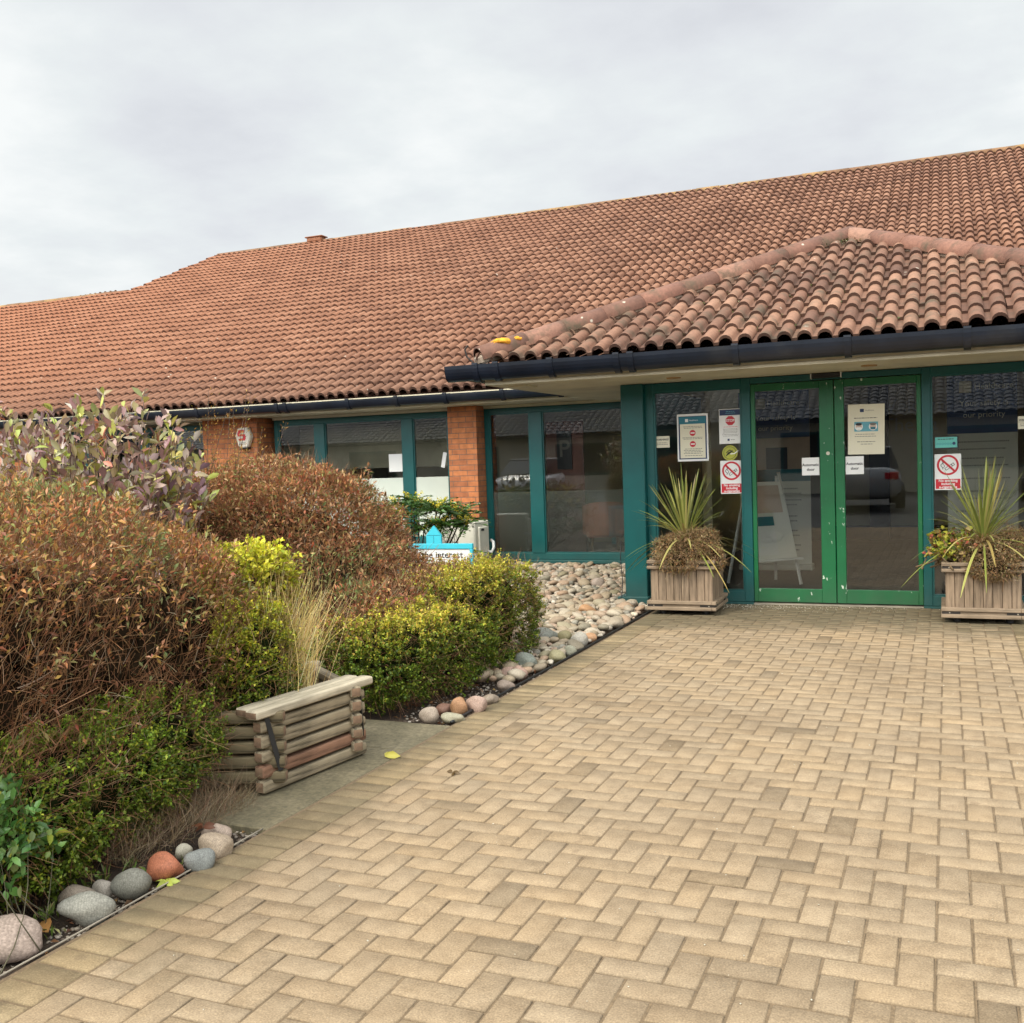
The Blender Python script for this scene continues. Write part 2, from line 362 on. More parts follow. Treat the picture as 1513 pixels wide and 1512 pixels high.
M['slate'] = simple('grey_slate', (.06, .063, .075), .7, .3, 4)
M['carpet'] = groundmat('carpet', [(.09, .085, .08), (.14, .13, .12)], 3, .3, .003)
M['intwall'] = simple('beige_wall', (.78, .71, .50), .8, .05, 1)
M['intdark'] = simple('dark_navy_post', (.02, .025, .05), .6, .2, 2)
M['ceiling'] = simple('white_ceiling', (.85, .84, .8), .8, .03, 1)
M['banner_lo'] = simple('pale_banner', (.80, .80, .73), .6, .05, 2)
M['orange'] = simple('orange_fabric', (.90, .32, .16), .8, .12, 5)
M['tan'] = simple('tan_wood', (.42, .24, .09), .6, .2, 5)
M['acwhite'] = simple('ac_casing', (.64, .62, .52), .45, .06, 3, dirt=.2)
M['turq'] = simple('turquoise_paint', (.05, .50, .62), .45, .08, 3)
M['bellwhite'] = simple('alarm_casing', (.66, .60, .50), .45, .05, 3)
M['edging'] = simple('edging_strip', (.30, .26, .20), .7, .2, 8)
M['mortar'] = simple('mortar', (.32, .25, .19), .9, .2, 12, bmp=.5)
M['lichen'] = simple('orange_lichen', (.70, .32, .02), .9, .3, 30, bmp=.5)
M['moss'] = leafmat('moss_tuft', .9, .1, .1)

# ------------------------------------------------------------------ camera
cam = bpy.data.cameras.new('camera'); co_ = bpy.data.objects.new('camera', cam); COL.objects.link(co_)
yaw, pitch, roll, fpx, ch = R(23.1257), R(2.8956), R(-1.9164), 1512.38, 1.4797
fwd = Vector((-math.sin(yaw), math.cos(yaw), 0)); rt = Vector((math.cos(yaw), math.sin(yaw), 0)); up = Vector((0, 0, 1))
f2 = fwd*math.cos(pitch) - up*math.sin(pitch); u2 = up*math.cos(pitch) + fwd*math.sin(pitch)
r3 = rt*math.cos(roll) + u2*math.sin(roll); u3 = u2*math.cos(roll) - rt*math.sin(roll)
co_.matrix_world = Matrix(((r3.x, u3.x, -f2.x, 0), (r3.y, u3.y, -f2.y, 0), (r3.z, u3.z, -f2.z, ch), (0, 0, 0, 1)))
cam.sensor_width = 36; cam.lens = fpx/1513*36; cam.clip_start = .05; cam.clip_end = 800
scene.camera = co_

# ------------------------------------------------------------------ world and sun
SUN_EL, SUN_ROT = R(46), R(208)
w = bpy.data.worlds.new('World'); scene.world = w; w.use_nodes = True
nt = w.node_tree; nt.nodes.clear()
out = nt.nodes.new('ShaderNodeOutputWorld'); bg = nt.nodes.new('ShaderNodeBackground'); L(nt, bg.outputs[0], out.inputs[0])
sky = nt.nodes.new('ShaderNodeTexSky'); sky.sky_type = 'NISHITA'; sky.sun_disc = False; sky.sun_elevation = SUN_EL; sky.sun_rotation = SUN_ROT
tc = nt.nodes.new('ShaderNodeTexCoord'); sx = nt.nodes.new('ShaderNodeSeparateXYZ'); L(nt, tc.outputs['Generated'], sx.inputs[0])
def mth(op, a, b=None, clamp=False):
    n = N(nt, 'ShaderNodeMath', operation=op, use_clamp=clamp)
    for i, v in enumerate((a, b)):
        if v is None: continue
        if hasattr(v, 'is_output'): L(nt, v, n.inputs[i])
        else: n.inputs[i].default_value = v
    return n.outputs[0]
zz = mth('ADD', mth('MAXIMUM', sx.outputs[2], 0.0), .16)
cb = nt.nodes.new('ShaderNodeCombineXYZ'); L(nt, mth('DIVIDE', sx.outputs[0], zz), cb.inputs[0]); L(nt, mth('DIVIDE', sx.outputs[1], zz), cb.inputs[1])
n1 = noise(nt, cb.outputs[0], 1.35, 8, .55); n2 = noise(nt, cb.outputs[0], .42, 3, .5)
nn = mth('ADD', mth('MULTIPLY', n1, .65), mth('MULTIPLY', n2, .35))
cr = ramp(nt, [(.39, (.755, .775, .815)), (.455, (.83, .855, .885)), (.52, (.90, .94, .945)), (.59, (1.02, 1.045, 1.035))]); L(nt, nn, cr.inputs[0])
# brighter towards the horizon at the left and overhead
hz = N(nt, 'ShaderNodeMapRange'); hz.inputs[1].default_value = .20; hz.inputs[2].default_value = .05; hz.inputs[3].default_value = 0; hz.inputs[4].default_value = .55; L(nt, sx.outputs[2], hz.inputs[0])
clouds = mixc(nt, hz.outputs[0], cr.outputs[0], (1.0, 1.0, .99))
hs = N(nt, 'ShaderNodeMapRange'); hs.inputs[1].default_value = -.1; hs.inputs[2].default_value = -.75; hs.inputs[3].default_value = 1.0; hs.inputs[4].default_value = 3.3; L(nt, sx.outputs[1], hs.inputs[0])
vs = nt.nodes.new('ShaderNodeVectorMath'); vs.operation = 'SCALE'; L(nt, clouds, vs.inputs[0]); L(nt, hs.outputs[0], vs.inputs['Scale']); clouds = vs.outputs[0]
zen = N(nt, 'ShaderNodeMapRange'); zen.inputs[1].default_value = .46; zen.inputs[2].default_value = .95; zen.inputs[3].default_value = 1.0; zen.inputs[4].default_value = 2.2; L(nt, sx.outputs[2], zen.inputs[0])
vm = nt.nodes.new('ShaderNodeVectorMath'); vm.operation = 'SCALE'; L(nt, clouds, vm.inputs[0]); L(nt, zen.outputs[0], vm.inputs['Scale'])
sk = nt.nodes.new('ShaderNodeVectorMath'); sk.operation = 'SCALE'; L(nt, sky.outputs[0], sk.inputs[0]); sk.inputs['Scale'].default_value = .08
fin = mixc(nt, .9, sk.outputs[0], vm.outputs[0])
L(nt, fin, bg.inputs[0]); bg.inputs[1].default_value = 1.0
sun = bpy.data.lights.new('sun', 'SUN'); so = bpy.data.objects.new('sun', sun); COL.objects.link(so)
sun.energy = 2.6; sun.angle = R(22); sun.color = (1, .90, .73)
sd = Vector((math.sin(SUN_ROT)*math.cos(SUN_EL), math.cos(SUN_ROT)*math.cos(SUN_EL), math.sin(SUN_EL)))
so.rotation_euler = sd.to_track_quat('Z', 'Y').to_euler(); so.location = (0, -10, 30)
scene.view_settings.view_transform = 'Standard'; scene.view_settings.look = 'None'; scene.view_settings.exposure = 0
scene.render.engine = 'CYCLES'

# ------------------------------------------------------------------ ground
def grid_sheet(name, x0, y0, x1, y1, z, nx, ny, mat, amp=0.0, kind='structure'):
    X, Y = np.meshgrid(np.linspace(x0, x1, nx), np.linspace(y0, y1, ny))
    Z = np.full(X.shape, z)
    if amp: Z = Z + amp*(np.sin(X*7.1+Y*3.3)+np.sin(X*3.7-Y*8.9)+rng.normal(0, .7, X.shape))*.5
    V = np.stack([X.ravel(), Y.ravel(), Z.ravel()], 1)
    i = (np.arange(ny-1)[:, None]*nx + np.arange(nx-1)[None]).ravel()
    F = np.stack([i, i+1, i+nx+1, i+nx], 1)
    o = np_mesh(name, V, F, mat=mat, smooth=amp > 0); tag(o, kind=kind); return o
grid_sheet('ground', -300, -300, 300, 300, -.10, 2, 2, M['grass'])
grid_sheet('car_park', -40, -22, 40, .1, -.05, 2, 2, M['asphalt'])
grid_sheet('soil_bed', -24, .1, -2.59, 14.0, -.035, 180, 120, M['soil'], .012)
grid_sheet('side_bed', .662, .1, 16, 10.0, -.035, 40, 40, M['soil'], .012)

# block paving: herringbone with soldier courses, each block a bevelled body
def paving():
    U = .101; ox, oy = -.351, 3.024
    XL, XR, Y0, Y1 = -2.371, .457, .1, 10.0
    blocks = []
    for a in range(-140, 160):
        for b_ in range(-40, 60):
            i, j = a + 4*b_, -a
            for (x0, y0, x1, y1) in ((i, j-1, i+2, j), (i+2, j-1, i+3, j+1)):
                x0, x1, y0, y1 = ox+x0*U, ox+x1*U, oy+y0*U, oy+y1*U
                x0, x1 = max(x0, XL), min(x1, XR); y0, y1 = max(y0, Y0), min(y1, Y1)
                if x1-x0 > .03 and y1-y0 > .03: blocks.append((x0, y0, x1, y1, 0))
    for xa in (-2.575, .457):
        y = Y0
        while y < Y1-.05:
            blocks.append((xa+.002, y, xa+.203, min(y+U, Y1), 1)); y += U
    V = []; F = []; C = []; g = .0018; bv = .0055
    for (x0, y0, x1, y1, s) in blocks:
        n = len(V); x0 += g; y0 += g; x1 -= g; y1 -= g
        z = rng.normal(0, .0010); tx, ty = rng.normal(0, .0026, 2)
        cx, cy = (x0+x1)/2, (y0+y1)/2
        t = rng.random(); u = rng.normal(0, 1)
        base = np.array([.322, .248, .163])*(1+.032*u) if not s else np.array([.295, .228, .137])*(1+.12*u)
        base = base*np.array([1, 1-.035*t, 1-.09*t])
        if rng.random() < (.03 if not s else .12): base *= .72
        for (dz, o) in ((-.05, 0), (-bv, 0), (0, bv)):
            for (px, py) in ((x0+o, y0+o), (x1-o, y0+o), (x1-o, y1-o), (x0+o, y1-o)):
                V.append((px, py, z+dz+(px-cx)*tx+(py-cy)*ty)); C.append(base*(.58 if dz < 0 else 1))
        for k in range(4):
            k2 = (k+1) % 4
            F.append((n+k, n+k2, n+4+k2, n+4+k)); F.append((n+4+k, n+4+k2, n+8+k2, n+8+k))
        F.append((n+8, n+9, n+10, n+11))
    o = np_mesh('paving', V, F, C, M['pave']); tag(o, kind='structure')
    grid_sheet('paving_sand', -2.59, .1, .665, 10.0, -.0042, 2, 2, M['sand'])
paving()
mb = MB(); mb.box(-3.75, 3.40, -.09, -2.592, 4.58, -.004, bevel=.006); mb.box(-3.75, 4.59, -.09, -2.592, 5.10, -.007, bevel=.006)
tag(mb.build('concrete_slab', M['slab']), kind='structure')
mb = MB(); pts = [(-2.598+.004*math.sin(y*3), y, .004) for y in np.linspace(1.5, 3.38, 24)]
mb.tube(pts, .0035, 6); tag(mb.build('bed_edging', M['edging'], smooth=True), 'thin pale edging strip between the paving and the stones', 'edging')
mb = MB(); pts = [(-2.602+.004*math.sin(y*2), y, .006) for y in np.linspace(5.12, 9.9, 30)]
mb.tube(pts, .009, 6); tag(mb.build('bed_edging', M['strap'], smooth=True), 'dark edging strip between the cobble bed and the paving', 'edging')

# ------------------------------------------------------------------ building
B = empty('clinic_building', (-1, 10, 0), label='low brick clinic with pantiled roofs and teal glazed entrance porch', cat='building')
Binv = Vector((1, -10, 0))
def bpart(mb, name, mat, parent=B, smooth=False):
    o = mb.build(name, mat, parent, smooth)
    p = parent
    if parent is B: o.location = Binv
    return o
# sub-parts parented to parts: parts sit at world coordinates, so children need no offset

def tile_field(u0, u1, slope_len, O, Uv, Sv, Nv, gauge=.32, rollw=.165, thick=.028, rollh=.062, hole=True):
    """courses of roll tiles; u along the eaves, s up the slope"""
    O, Uv, Sv, Nv = (np.array(x, float) for x in (O, Uv, Sv, Nv))
    prof_u = []; prof_h = []
    for k in range(2):
        b0 = k*rollw
        prof_u += [b0, b0+.044]; prof_h += [0, 0]
        for t in np.linspace(0, 1, 8)[1:]:
            prof_u.append(b0+.044+(rollw-.044)*(.5-.5*math.cos(math.pi*t))); prof_h.append(rollh*math.sqrt(max(0, 1-math.cos(math.pi*t)**2)))
        prof_u.pop() if k == 0 else None; prof_h.pop() if k == 0 else None
    pu = np.array(prof_u); ph = np.array(prof_h); n = len(pu)
    V = []; F = []; C = []
    rows = int(math.ceil(slope_len/gauge)); cols = int(math.ceil((u1-u0)/(2*rollw)))
    for r in range(rows):
        s0 = r*gauge; s1 = min((r+1)*gauge+.05, slope_len)
        for c in range(cols):
            du, ds, dh, tw = rng.normal(0, .0022), rng.normal(0, .004), rng.normal(0, .002), rng.normal(0, .004)
            t1 = np.clip(rng.beta(2.2, 2.2) + rng.normal(0, .08), 0, 1); t2 = 1.0 if rng.random() < .16 else 0.0
            if rng.random() < .025: t1 = np.clip(t1+rng.choice([-.45, .4]), 0, 1); ds += rng.normal(0, .012); dh += abs(rng.normal(0, .004))
            u = u0 + c*2*rollw + pu + du; ds += .011*math.sin(.6*u[0]+r*.9)+.007*math.sin(1.7*u[0]-r*.4)
            s = s0 + ds + (pu-rollw)*tw
            sag = .010*math.sin(.8*u[0]+.5*s0)+.008*math.sin(2.1*u[0]-.9*s0); ph2 = ph+sag; h0 = ph2 + thick + .004 + dh; h1 = ph2 + .001; hl = ph2 - .002 + dh + (.006 if r == 0 else 0.0)
            base = len(V)//1
            for (ss, hh, lip) in ((s+.0, hl, 1.0), (s, h0, 0.0), (s*0+s1, h1, 0.0)):
                P = O + np.outer(u, Uv) + np.outer(ss, Sv) + np.outer(hh, Nv)
                V.extend(P.tolist()); C.extend([(t1, t2, max(lip, .38 if hq < .004 else 0.0)) for hq in ph])
            # duplicate the edge so that the lip colour stays crisp
            P = O + np.outer(u, Uv) + np.outer(s, Sv) + np.outer(h0, Nv); V.extend(P.tolist()); C.extend([(t1, t2, 1.0)]*n)
            for i in range(n-1):
                F.append((base+i, base+i+1, base+3*n+i+1, base+3*n+i))
                F.append((base+n+i, base+n+i+1, base+2*n+i+1, base+2*n+i))
    return np.array(V), np.array(F), np.array(C)

def clip_mesh(o, planes):
    bm = bmesh.new(); bm.from_mesh(o.data)
    for co, no in planes:
        bmesh.ops.bisect_plane(bm, geom=bm.verts[:]+bm.edges[:]+bm.faces[:], dist=1e-5, plane_co=co, plane_no=no, clear_outer=True)
    bm.to_mesh(o.data); bm.free()

def shade_tiles(o): o.data.polygons.foreach_set('use_smooth', np.ones(len(o.data.polygons), dtype=bool))

# main roof
A = R(25); EY, EZ = 12.50, 2.43
mS = (0, math.cos(A), math.sin(A)); mN = (0, -math.sin(A), math.cos(A))
RY = 22.85; SL = (RY-EY)/math.cos(A); RZ = EZ+(RY-EY)*math.tan(A)
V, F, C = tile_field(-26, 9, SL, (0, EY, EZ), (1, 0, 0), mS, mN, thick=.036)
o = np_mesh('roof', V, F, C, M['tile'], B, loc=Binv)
# the far wing is shallower: cut the field off behind its lower ridge
bm = bmesh.new(); bm.from_mesh(o.data)
dead = [f for f in bm.faces if f.calc_center_median().y > 20.0 and f.calc_center_median().x < -18.65+(f.calc_center_median().y-20.0)*.2]
bmesh.ops.delete(bm, geom=dead, context='FACES'); bm.to_mesh(o.data); bm.free(); shade_tiles(o)
mb = MB()   # back slopes and boarding; made-up gap behind the lobby lets sky light in
mb.poly([(-26, EY+.05, EZ-.02), (9, EY+.05, EZ-.02), (9, 19.9, EZ-.04+(19.9-EY)*math.tan(A)), (-26, 19.9, EZ-.04+(19.9-EY)*math.tan(A))])
mb.poly([(-18.5, 19.9, EZ-.04+(19.9-EY)*math.tan(A)), (9, 19.9, EZ-.04+(19.9-EY)*math.tan(A)), (9, RY, RZ-.04), (-18.0, RY, RZ-.04)])
mb.poly([(-18.0, RY, RZ-.04), (-3.0, RY, RZ-.04), (-3.0, 33, 2.4), (-18.0, 33, 2.4)]); mb.poly([(1.3, RY, RZ-.04), (9, RY, RZ-.04), (9, 33, 2.4), (1.3, 33, 2.4)])
mb.poly([(-26, 19.9, EZ-.04+(19.9-EY)*math.tan(A)), (-18.5, 19.9, EZ-.04+(19.9-EY)*math.tan(A)), (-18.5, 27.5, 2.4), (-26, 27.5, 2.4)])
bpart(mb, 'roof_boarding', M['hiptile'])

def ridge_run(p, q, r=.125, seg=.45, name='ridge_tiles', mat=None, squash=.85):
    p, q = Vector(p), Vector(q); d = q-p; Ln = d.length; d.normalize()
    s = d.cross(Vector((0, 0, 1))).normalized(); u = s.cross(d)
    n = max(1, round(Ln/seg)); V = []; F = []; C = []
    for i in range(n):
        a, b = p+d*(Ln*i/n-.02), p+d*(Ln*(i+1)/n+.02)
        jz = rng.normal(0, .006); t1 = rng.random(); t2 = float(rng.random() < .5)
        base = len(V); K = 11
        for (c_, rr, lip) in ((a, r*1.0, 0), (b, r*.985, 0), (b, r*.985-.02, 1), (a, r*1.0-.02, 1)):
            for k in range(K):
                th = math.pi*(-.08+1.16*k/(K-1))
                V.append(tuple(c_ + s*(rr*math.cos(th)) + u*(rr*squash*math.sin(th)+jz*.6-.02))); C.append((t1, t2, lip))
        for a0, b0 in ((0, K), (K, 2*K), (3*K, 0)):
            for k in range(K-1): F.append((base+a0+k, base+a0+k+1, base+b0+k+1, base+b0+k))
    o = np_mesh(name, V, F, C, mat or M['hiptile'], B, smooth=True, loc=Binv)
    return o
ridge_run((-18.15, RY, RZ+.02), (9, RY, RZ+.02), .095, mat=M['ridge'])
z2 = EZ+(20.0-EY)*math.tan(A)
ridge_run((-26, 20.02, z2+.03), (-18.75, 20.02, z2+.03), .11, mat=M['ridge'])
mb = MB(); mb.box(-15.25, RY-.13, RZ+.02, -14.8, RY+.13, RZ+.15, bevel=.03); mb.box(-15.29, RY-.15, RZ+.14, -14.76, RY+.15, RZ+.17, bevel=.012)
bpart(mb, 'roof_vent', M['tile'])

# porch roof
PA = R(23.5); PX, PY, PZ = -4.12, 8.93, 2.41; CX = -.98; HW = CX-PX
pS = (0, math.cos(PA), math.sin(PA)); pN = (0, -math.sin(PA), math.cos(PA))
V, F, C = tile_field(PX-.05, 2*CX-PX+.05, HW/math.cos(PA)+.03, (0, PY, PZ), (1, 0, 0), pS, pN, .325)
o = np_mesh('porch_roof', V, F, C, M['ptile'], B, loc=Binv)
clip_mesh(o, [((PX, PY, 0), (-1, 1, 0)), ((2*CX-PX, PY, 0), (1, 1, 0))]); shade_tiles(o)
AP = (CX, PY+HW, PZ+HW*math.tan(PA))
RIDGE_END = EY + (AP[2]-EZ)/math.tan(A)
for sgn in (-1, 1):
    ex = CX + sgn*HW
    S = (-sgn*math.cos(PA), 0, math.sin(PA)); Nn = (sgn*math.sin(PA), 0, math.cos(PA))
    V, F, C = tile_field(PY-.05, RIDGE_END+.3, HW/math.cos(PA)+.02, (ex, 0, PZ), (0, 1, 0), S, Nn, .325)
    if sgn < 0: F = F[:, ::-1]
    o = np_mesh('porch_roof', V, F, C, M['ptile'], B, loc=Binv)
    clip_mesh(o, [((ex, PY, 0), (-sgn, -1, 0)), ((0, EY, EZ-.25), (0, math.sin(A), -math.cos(A)))]); shade_tiles(o)
ridge_run((PX+.02, PY+.02, PZ+.07), (AP[0], AP[1], AP[2]+.07), .13, .46, 'hip_tiles')
ridge_run((2*CX-PX-.02, PY+.02, PZ+.07), (AP[0], AP[1], AP[2]+.07), .13, .46, 'hip_tiles')
ridge_run((AP[0], AP[1], AP[2]+.06), (AP[0], RIDGE_END, AP[2]+.06), .13, .46, 'hip_tiles')
# mortar bedding along the hips, lichen at the hip foot, hip iron
for sgn in (-1, 1):
    mb = MB(); p = Vector((CX+sgn*HW, PY, PZ+.02)); q = Vector((AP[0], AP[1], AP[2]+.02)); mb.obox(p, q, .21, .09, bevel=.02); bpart(mb, 'hip_mortar', M['mortar'])
def blob_patch(pts, mat, name):
    mb = MB()
    for (c, r) in pts:
        b0 = bmesh.ops.create_icosphere(mb.bm, subdivisions=2, radius=1, matrix=Matrix.Translation(c) @ Matrix.Diagonal((*r, 1)))
        for v in b0['verts']: v.co += Vector(rng.normal(0, .006, 3))
    return bpart(mb, name, mat, smooth=True)
blob_patch([((PX+.20, PY+.13, PZ+.20), (.10, .07, .035)), ((PX+.14, PY+.10, PZ+.175), (.05, .05, .03)), ((PX+.33, PY+.22, PZ+.225), (.05, .04, .03))], M['lichen'], 'lichen_patch')
mb = MB(); mb.tube([(PX-.02, PY-.05, PZ+.0), (PX-.08, PY-.06, PZ+.06), (PX-.10, PY-.06, PZ+.13), (PX-.07, PY-.05, PZ+.17)], .009, 6); bpart(mb, 'hip_iron', M['metal'])

# gutters
def gutter(p, q, r, name='gutter', mat=None, brackets=()):
    p, q = Vector(p), Vector(q); d = (q-p).normalized(); s = d.cross(Vector((0, 0, 1))).normalized(); u = Vector((0, 0, 1))
    def ring(c, rr, t):
        pts = []
        for k in range(15):
            th = math.pi + math.pi*k/14
            pts.append(c + s*(rr*math.cos(th)) + u*(rr*1.75*math.sin(th)))
        for k in range(14, -1, -1):
            th = math.pi + math.pi*k/14
            pts.append(c + s*((rr-t)*math.cos(th)) + u*((rr-t)*1.75*math.sin(th)))
        return pts
    mb = MB(); mb.prism(ring(p, r, .006), q-p)
    e = [c for c in ring(p, r, .006)[:15]]; mb.prism(e, d*.006); e = [c-d*.006 for c in [x+(q-p) for x in ring(p, r, .006)[:15]]]; mb.prism(e, d*.006)
    g = bpart(mb, name, M['navy'])
    for t in brackets:
        mb = MB(); c = p+d*t; mb.prism([x-d*.028 for x in ring(c, r+.009, .012)], d*.056)
        for ss in (-1, 1):
            cc = c + s*ss*(r+.001); mb.obox(cc-d*.028+u*.004, cc+d*.028+u*.004, .022, .018)
        b = mb.build('bracket', M['navy'], g); 
    return g
GY = 8.86
gutter((-4.40, GY, 2.385), (2.45, GY, 2.385), .085, brackets=[b+4.40 for b in (-4.08, -3.87, -3.33, -2.70, -2.57, -1.65, -.74, .15, 1.05, 1.9)])
gutter((-4.22, 8.97, 2.372), (-4.22, 12.6, 2.372), .075, brackets=(.6, 1.6, 2.6))
gutter((-26, 12.44, 2.395), (-4.3, 12.44, 2.395), .067, brackets=[26+b for b in (-24, -21, -18, -15.4, -13.6, -12, -10.4, -8.95, -8.80, -7.75, -6.97, -6.22, -5.38, -4.57)])
# fascias and soffits
mb = MB(); mb.box(-26, 12.51, 2.265, -4.10, 12.535, 2.42); mb.box(-26, 12.536, 2.25, -4.09, 13.25, 2.27); bpart(mb, 'soffit', M['soffit'])
mb = MB()
mb.box(-4.06, 8.95, 2.195, 2.1, 10.02, 2.22); mb.box(-4.06, 10.021, 2.1955, -3.04, 12.50, 2.2195)
mb.box(-4.06, 8.955, 2.221, 2.1, 8.98, 2.40); mb.box(-4.055, 8.981, 2.2215, -4.03, 12.5, 2.40)
mb.box(-3.9, 9.15, 2.180, -3.7, 9.4, 2.194)
bpart(mb, 'porch_soffit', M['soffit'])
for x in (-2.35, -.62):
    mb = MB(); mb.cyl((x, 9.45, 2.196), (x, 9.45, 2.185), .07, .065, 20); bpart(mb, 'soffit_downlight', M['tan'])

# brick piers, plinths, walls of the wing
def wall_box(name, x0, y0, z0, x1, y1, z1, mat='brick'):
    mb = MB(); mb.box(x0, y0, z0, x1, y1, z1); return bpart(mb, name, M[mat])
wall_box('brick_pier', -6.46, 12.93, -.1, -6.02, 13.6, 2.248)
wall_box('brick_pier', -10.75, 12.93, -.1, -9.72, 13.6, 2.248)
wall_box('brick_pier', -15.6, 12.93, -.1, -14.6, 13.6, 2.248)
wall_box('brick_pier', -26, 12.93, -.1, -20.3, 13.6, 2.248)
wall_box('brick_plinth', -6.02, 13.17, -.1, -3.0, 13.4, .03)
wall_box('brick_plinth', -9.72, 13.17, -.1, -6.46, 13.4, .25)
wall_box('brick_plinth', -14.6, 13.17, -.1, -10.75, 13.4, .6); wall_box('brick_plinth', -20.3, 13.17, -.1, -15.6, 13.4, .6)
wall_box('brick_wall', 2.6, 12.93, -.1, 9, 13.2, 2.6)
wall_box('brick_wall', -26.2, 13.6, -.1, -26, 27, 2.4)
wall_box('brick_wall', 8.8, 13.2, -.1, 9, 32.8, 2.6)
wall_box('brick_wall', -26, 27.2, -.1, 9, 27.4, 2.4)

def window(x0, x1, z0, z1, y, mulls, fw=.07, deep=.07, mw=.15, film_top=None, film=None, glass='glass', sill=True, mat='teal', name='window', off=.03):
    """frame part with pane sub-parts"""
    mb = MB()
    mb.box(x0, y, z0, x0+fw, y+deep, z1, bevel=.004); mb.box(x1-fw, y, z0, x1, y+deep, z1, bevel=.004)
    mb.box(x0+fw, y+.002, z1-fw, x1-fw, y+deep-.002, z1, bevel=.004); mb.box(x0+fw, y+.002, z0, x1-fw, y+deep-.002, z0+fw*1.2, bevel=.004)
    edges = [x0+fw]
    for m_ in mulls:
        mb.box(m_-mw/2, y-.004, z0+fw*1.2, m_+mw/2, y+deep+.004, z1-fw, bevel=.004); edges += [m_-mw/2, m_+mw/2]
    edges.append(x1-fw)
    if sill: mb.box(x0-.02, y-.06, z0-.05, x1+.02, y+deep, z0-.002, bevel=.006)
    w_ = bpart(mb, name, M[mat])
    for a, b in zip(edges[::2], edges[1::2]):
        m2 = MB()   # bead around the pane
        zb, zt = z0+fw*1.2, z1-fw; t = .016
        for bx in ((a, zb, a+t, zt), (b-t, zb, b, zt), (a+t, zb, b-t, zb+t), (a+t, zt-t, b-t, zt)): m2.box(bx[0], y+.012, bx[1], bx[2], y+deep-.012, bx[3])
        m2.build('bead', M[mat], w_)
        m3 = MB(); m3.box(a+t, y+off, zb+t, b-t, y+off+.006, zt-t); m3.build('pane', M[glass], w_)
        if film_top:
            fo = -.004 if film == 'film' else .010
            m4 = MB(); m4.box(a+t, y+off+fo, zb+t, b-t, y+off+fo+.002, film_top); m4.build('privacy_film', M[film], w_)
    return w_
window(-6.02, -3.06, .08, 2.205, 13.2, [-5.245], mw=.19, film_top=1.03, film='film2', glass='glass_side', fw=.075)
window(-9.60, -6.53, .30, 2.205, 13.2, [-8.775, -7.26], mw=.18, film_top=1.27, film='film', glass='glass_side', fw=.075)
mb = MB(); mb.box(-6.53, 13.18, .3, -6.461, 13.29, 2.207, bevel=.005); mb.box(-9.6, 13.17, 2.208, -6.46, 13.3, 2.245); bpart(mb, 'window_trim', M['cream'])
window(-14.6, -10.78, .65, 2.2, 13.2, [-13.4, -12.2], mw=.18, glass='glass_side'); window(-20.2, -15.6, .65, 2.2, 13.2, [-18.7, -17.1], mw=.18, glass='glass_side')
mb = MB(); mb.box(-6.03, 13.19, 2.208, -3.05, 13.3, 2.245); bpart(mb, 'window_trim', M['soffit'])

# entrance screen (porch front)
F0 = 10.05
mb = MB(); mb.box(-3.03, 9.97, .03, -2.80, 10.25, 2.193, bevel=.006); mb.box(-3.10, 9.92, -.02, -2.78, 10.27, .055, bevel=.008); bpart(mb, 'entrance_column', M['teal'])
mb = MB(); mb.box(1.07-.23+.23, 9.97, .03, 1.30, 10.25, 2.193, bevel=.006); mb.box(1.05, 9.92, -.02, 1.37, 10.27, .055, bevel=.008); bpart(mb, 'entrance_column', M['teal'])
mb = MB(); mb.box(-3.1, 10.0, -.1, -2.78, 10.3, -.021); bpart(mb, 'column_footing', M['strap'])
window(-2.80, -1.755, .015, 2.193, F0, [], fw=.085, deep=.09, sill=False, name='side_light', off=.04)
window(-.215, 1.07, .015, 2.193, F0, [], fw=.075, deep=.09, sill=False, name='side_light', off=.04)
mb = MB(); mb.box(-1.755, F0+.001, 2.135, -.215, F0+.09, 2.193, bevel=.004); bpart(mb, 'door_header', M['teal'])
for xa, xb in ((-2.78, -1.755), (-.215, 1.07)):
    mb = MB(); mb.box(xa, F0-.03, -.03, xb, F0+.10, .013, bevel=.004); bpart(mb, 'sill', M['teal'])
mb = MB(); mb.box(-1.755, F0-.03, -.03, -.215, F0+.10, .006, bevel=.002); bpart(mb, 'threshold', M['edging'])
def door(x0, x1, lock_right):
    y = F0+.012; st = .135; rail = .13; a = x0+(.05 if not lock_right else .03); b = x1
    l = x0 + (.04 if lock_right else .085); r_ = x1 - (.13 if lock_right else .04)
    mb = MB(); z0, z1 = .018, 2.128
    mb.box(x0, y, z0, l, y+.05, z1, bevel=.004); mb.box(r_, y, z0, x1, y+.05, z1, bevel=.004)
    mb.box(l, y+.001, z0, r_, y+.049, z0+rail, bevel=.004); mb.box(l, y+.001, z1-.07, r_, y+.049, z1, bevel=.004)
    d = bpart(mb, 'door_leaf', M['green'])
    m3 = MB(); m3.box(l+.001, y+.022, z0+rail, r_-.001, y+.028, z1-.07); m3.build('pane', M['glass'], d)
    if lock_right:
        m4 = MB(); m4.cyl((r_+.075, y-.006, 1.44), (r_+.075, y+.002, 1.44), .016, .018, 16); m4.build('lock', M['cream'], d)
    return d
door(-1.752, -.984, True); door(-.976, -.218, False)
mb = MB(); mb.box(-1.17, F0-.075, 2.145, -.91, F0-.001, 2.192, bevel=.006); sn = bpart(mb, 'door_sensor', M['ink'])
for xa in (-1.178, -.910):
    mb = MB(); mb.box(xa, F0-.078, 2.142, xa+.008, F0-.002, 2.193); mb.build('end_cap', M['white'], sn)
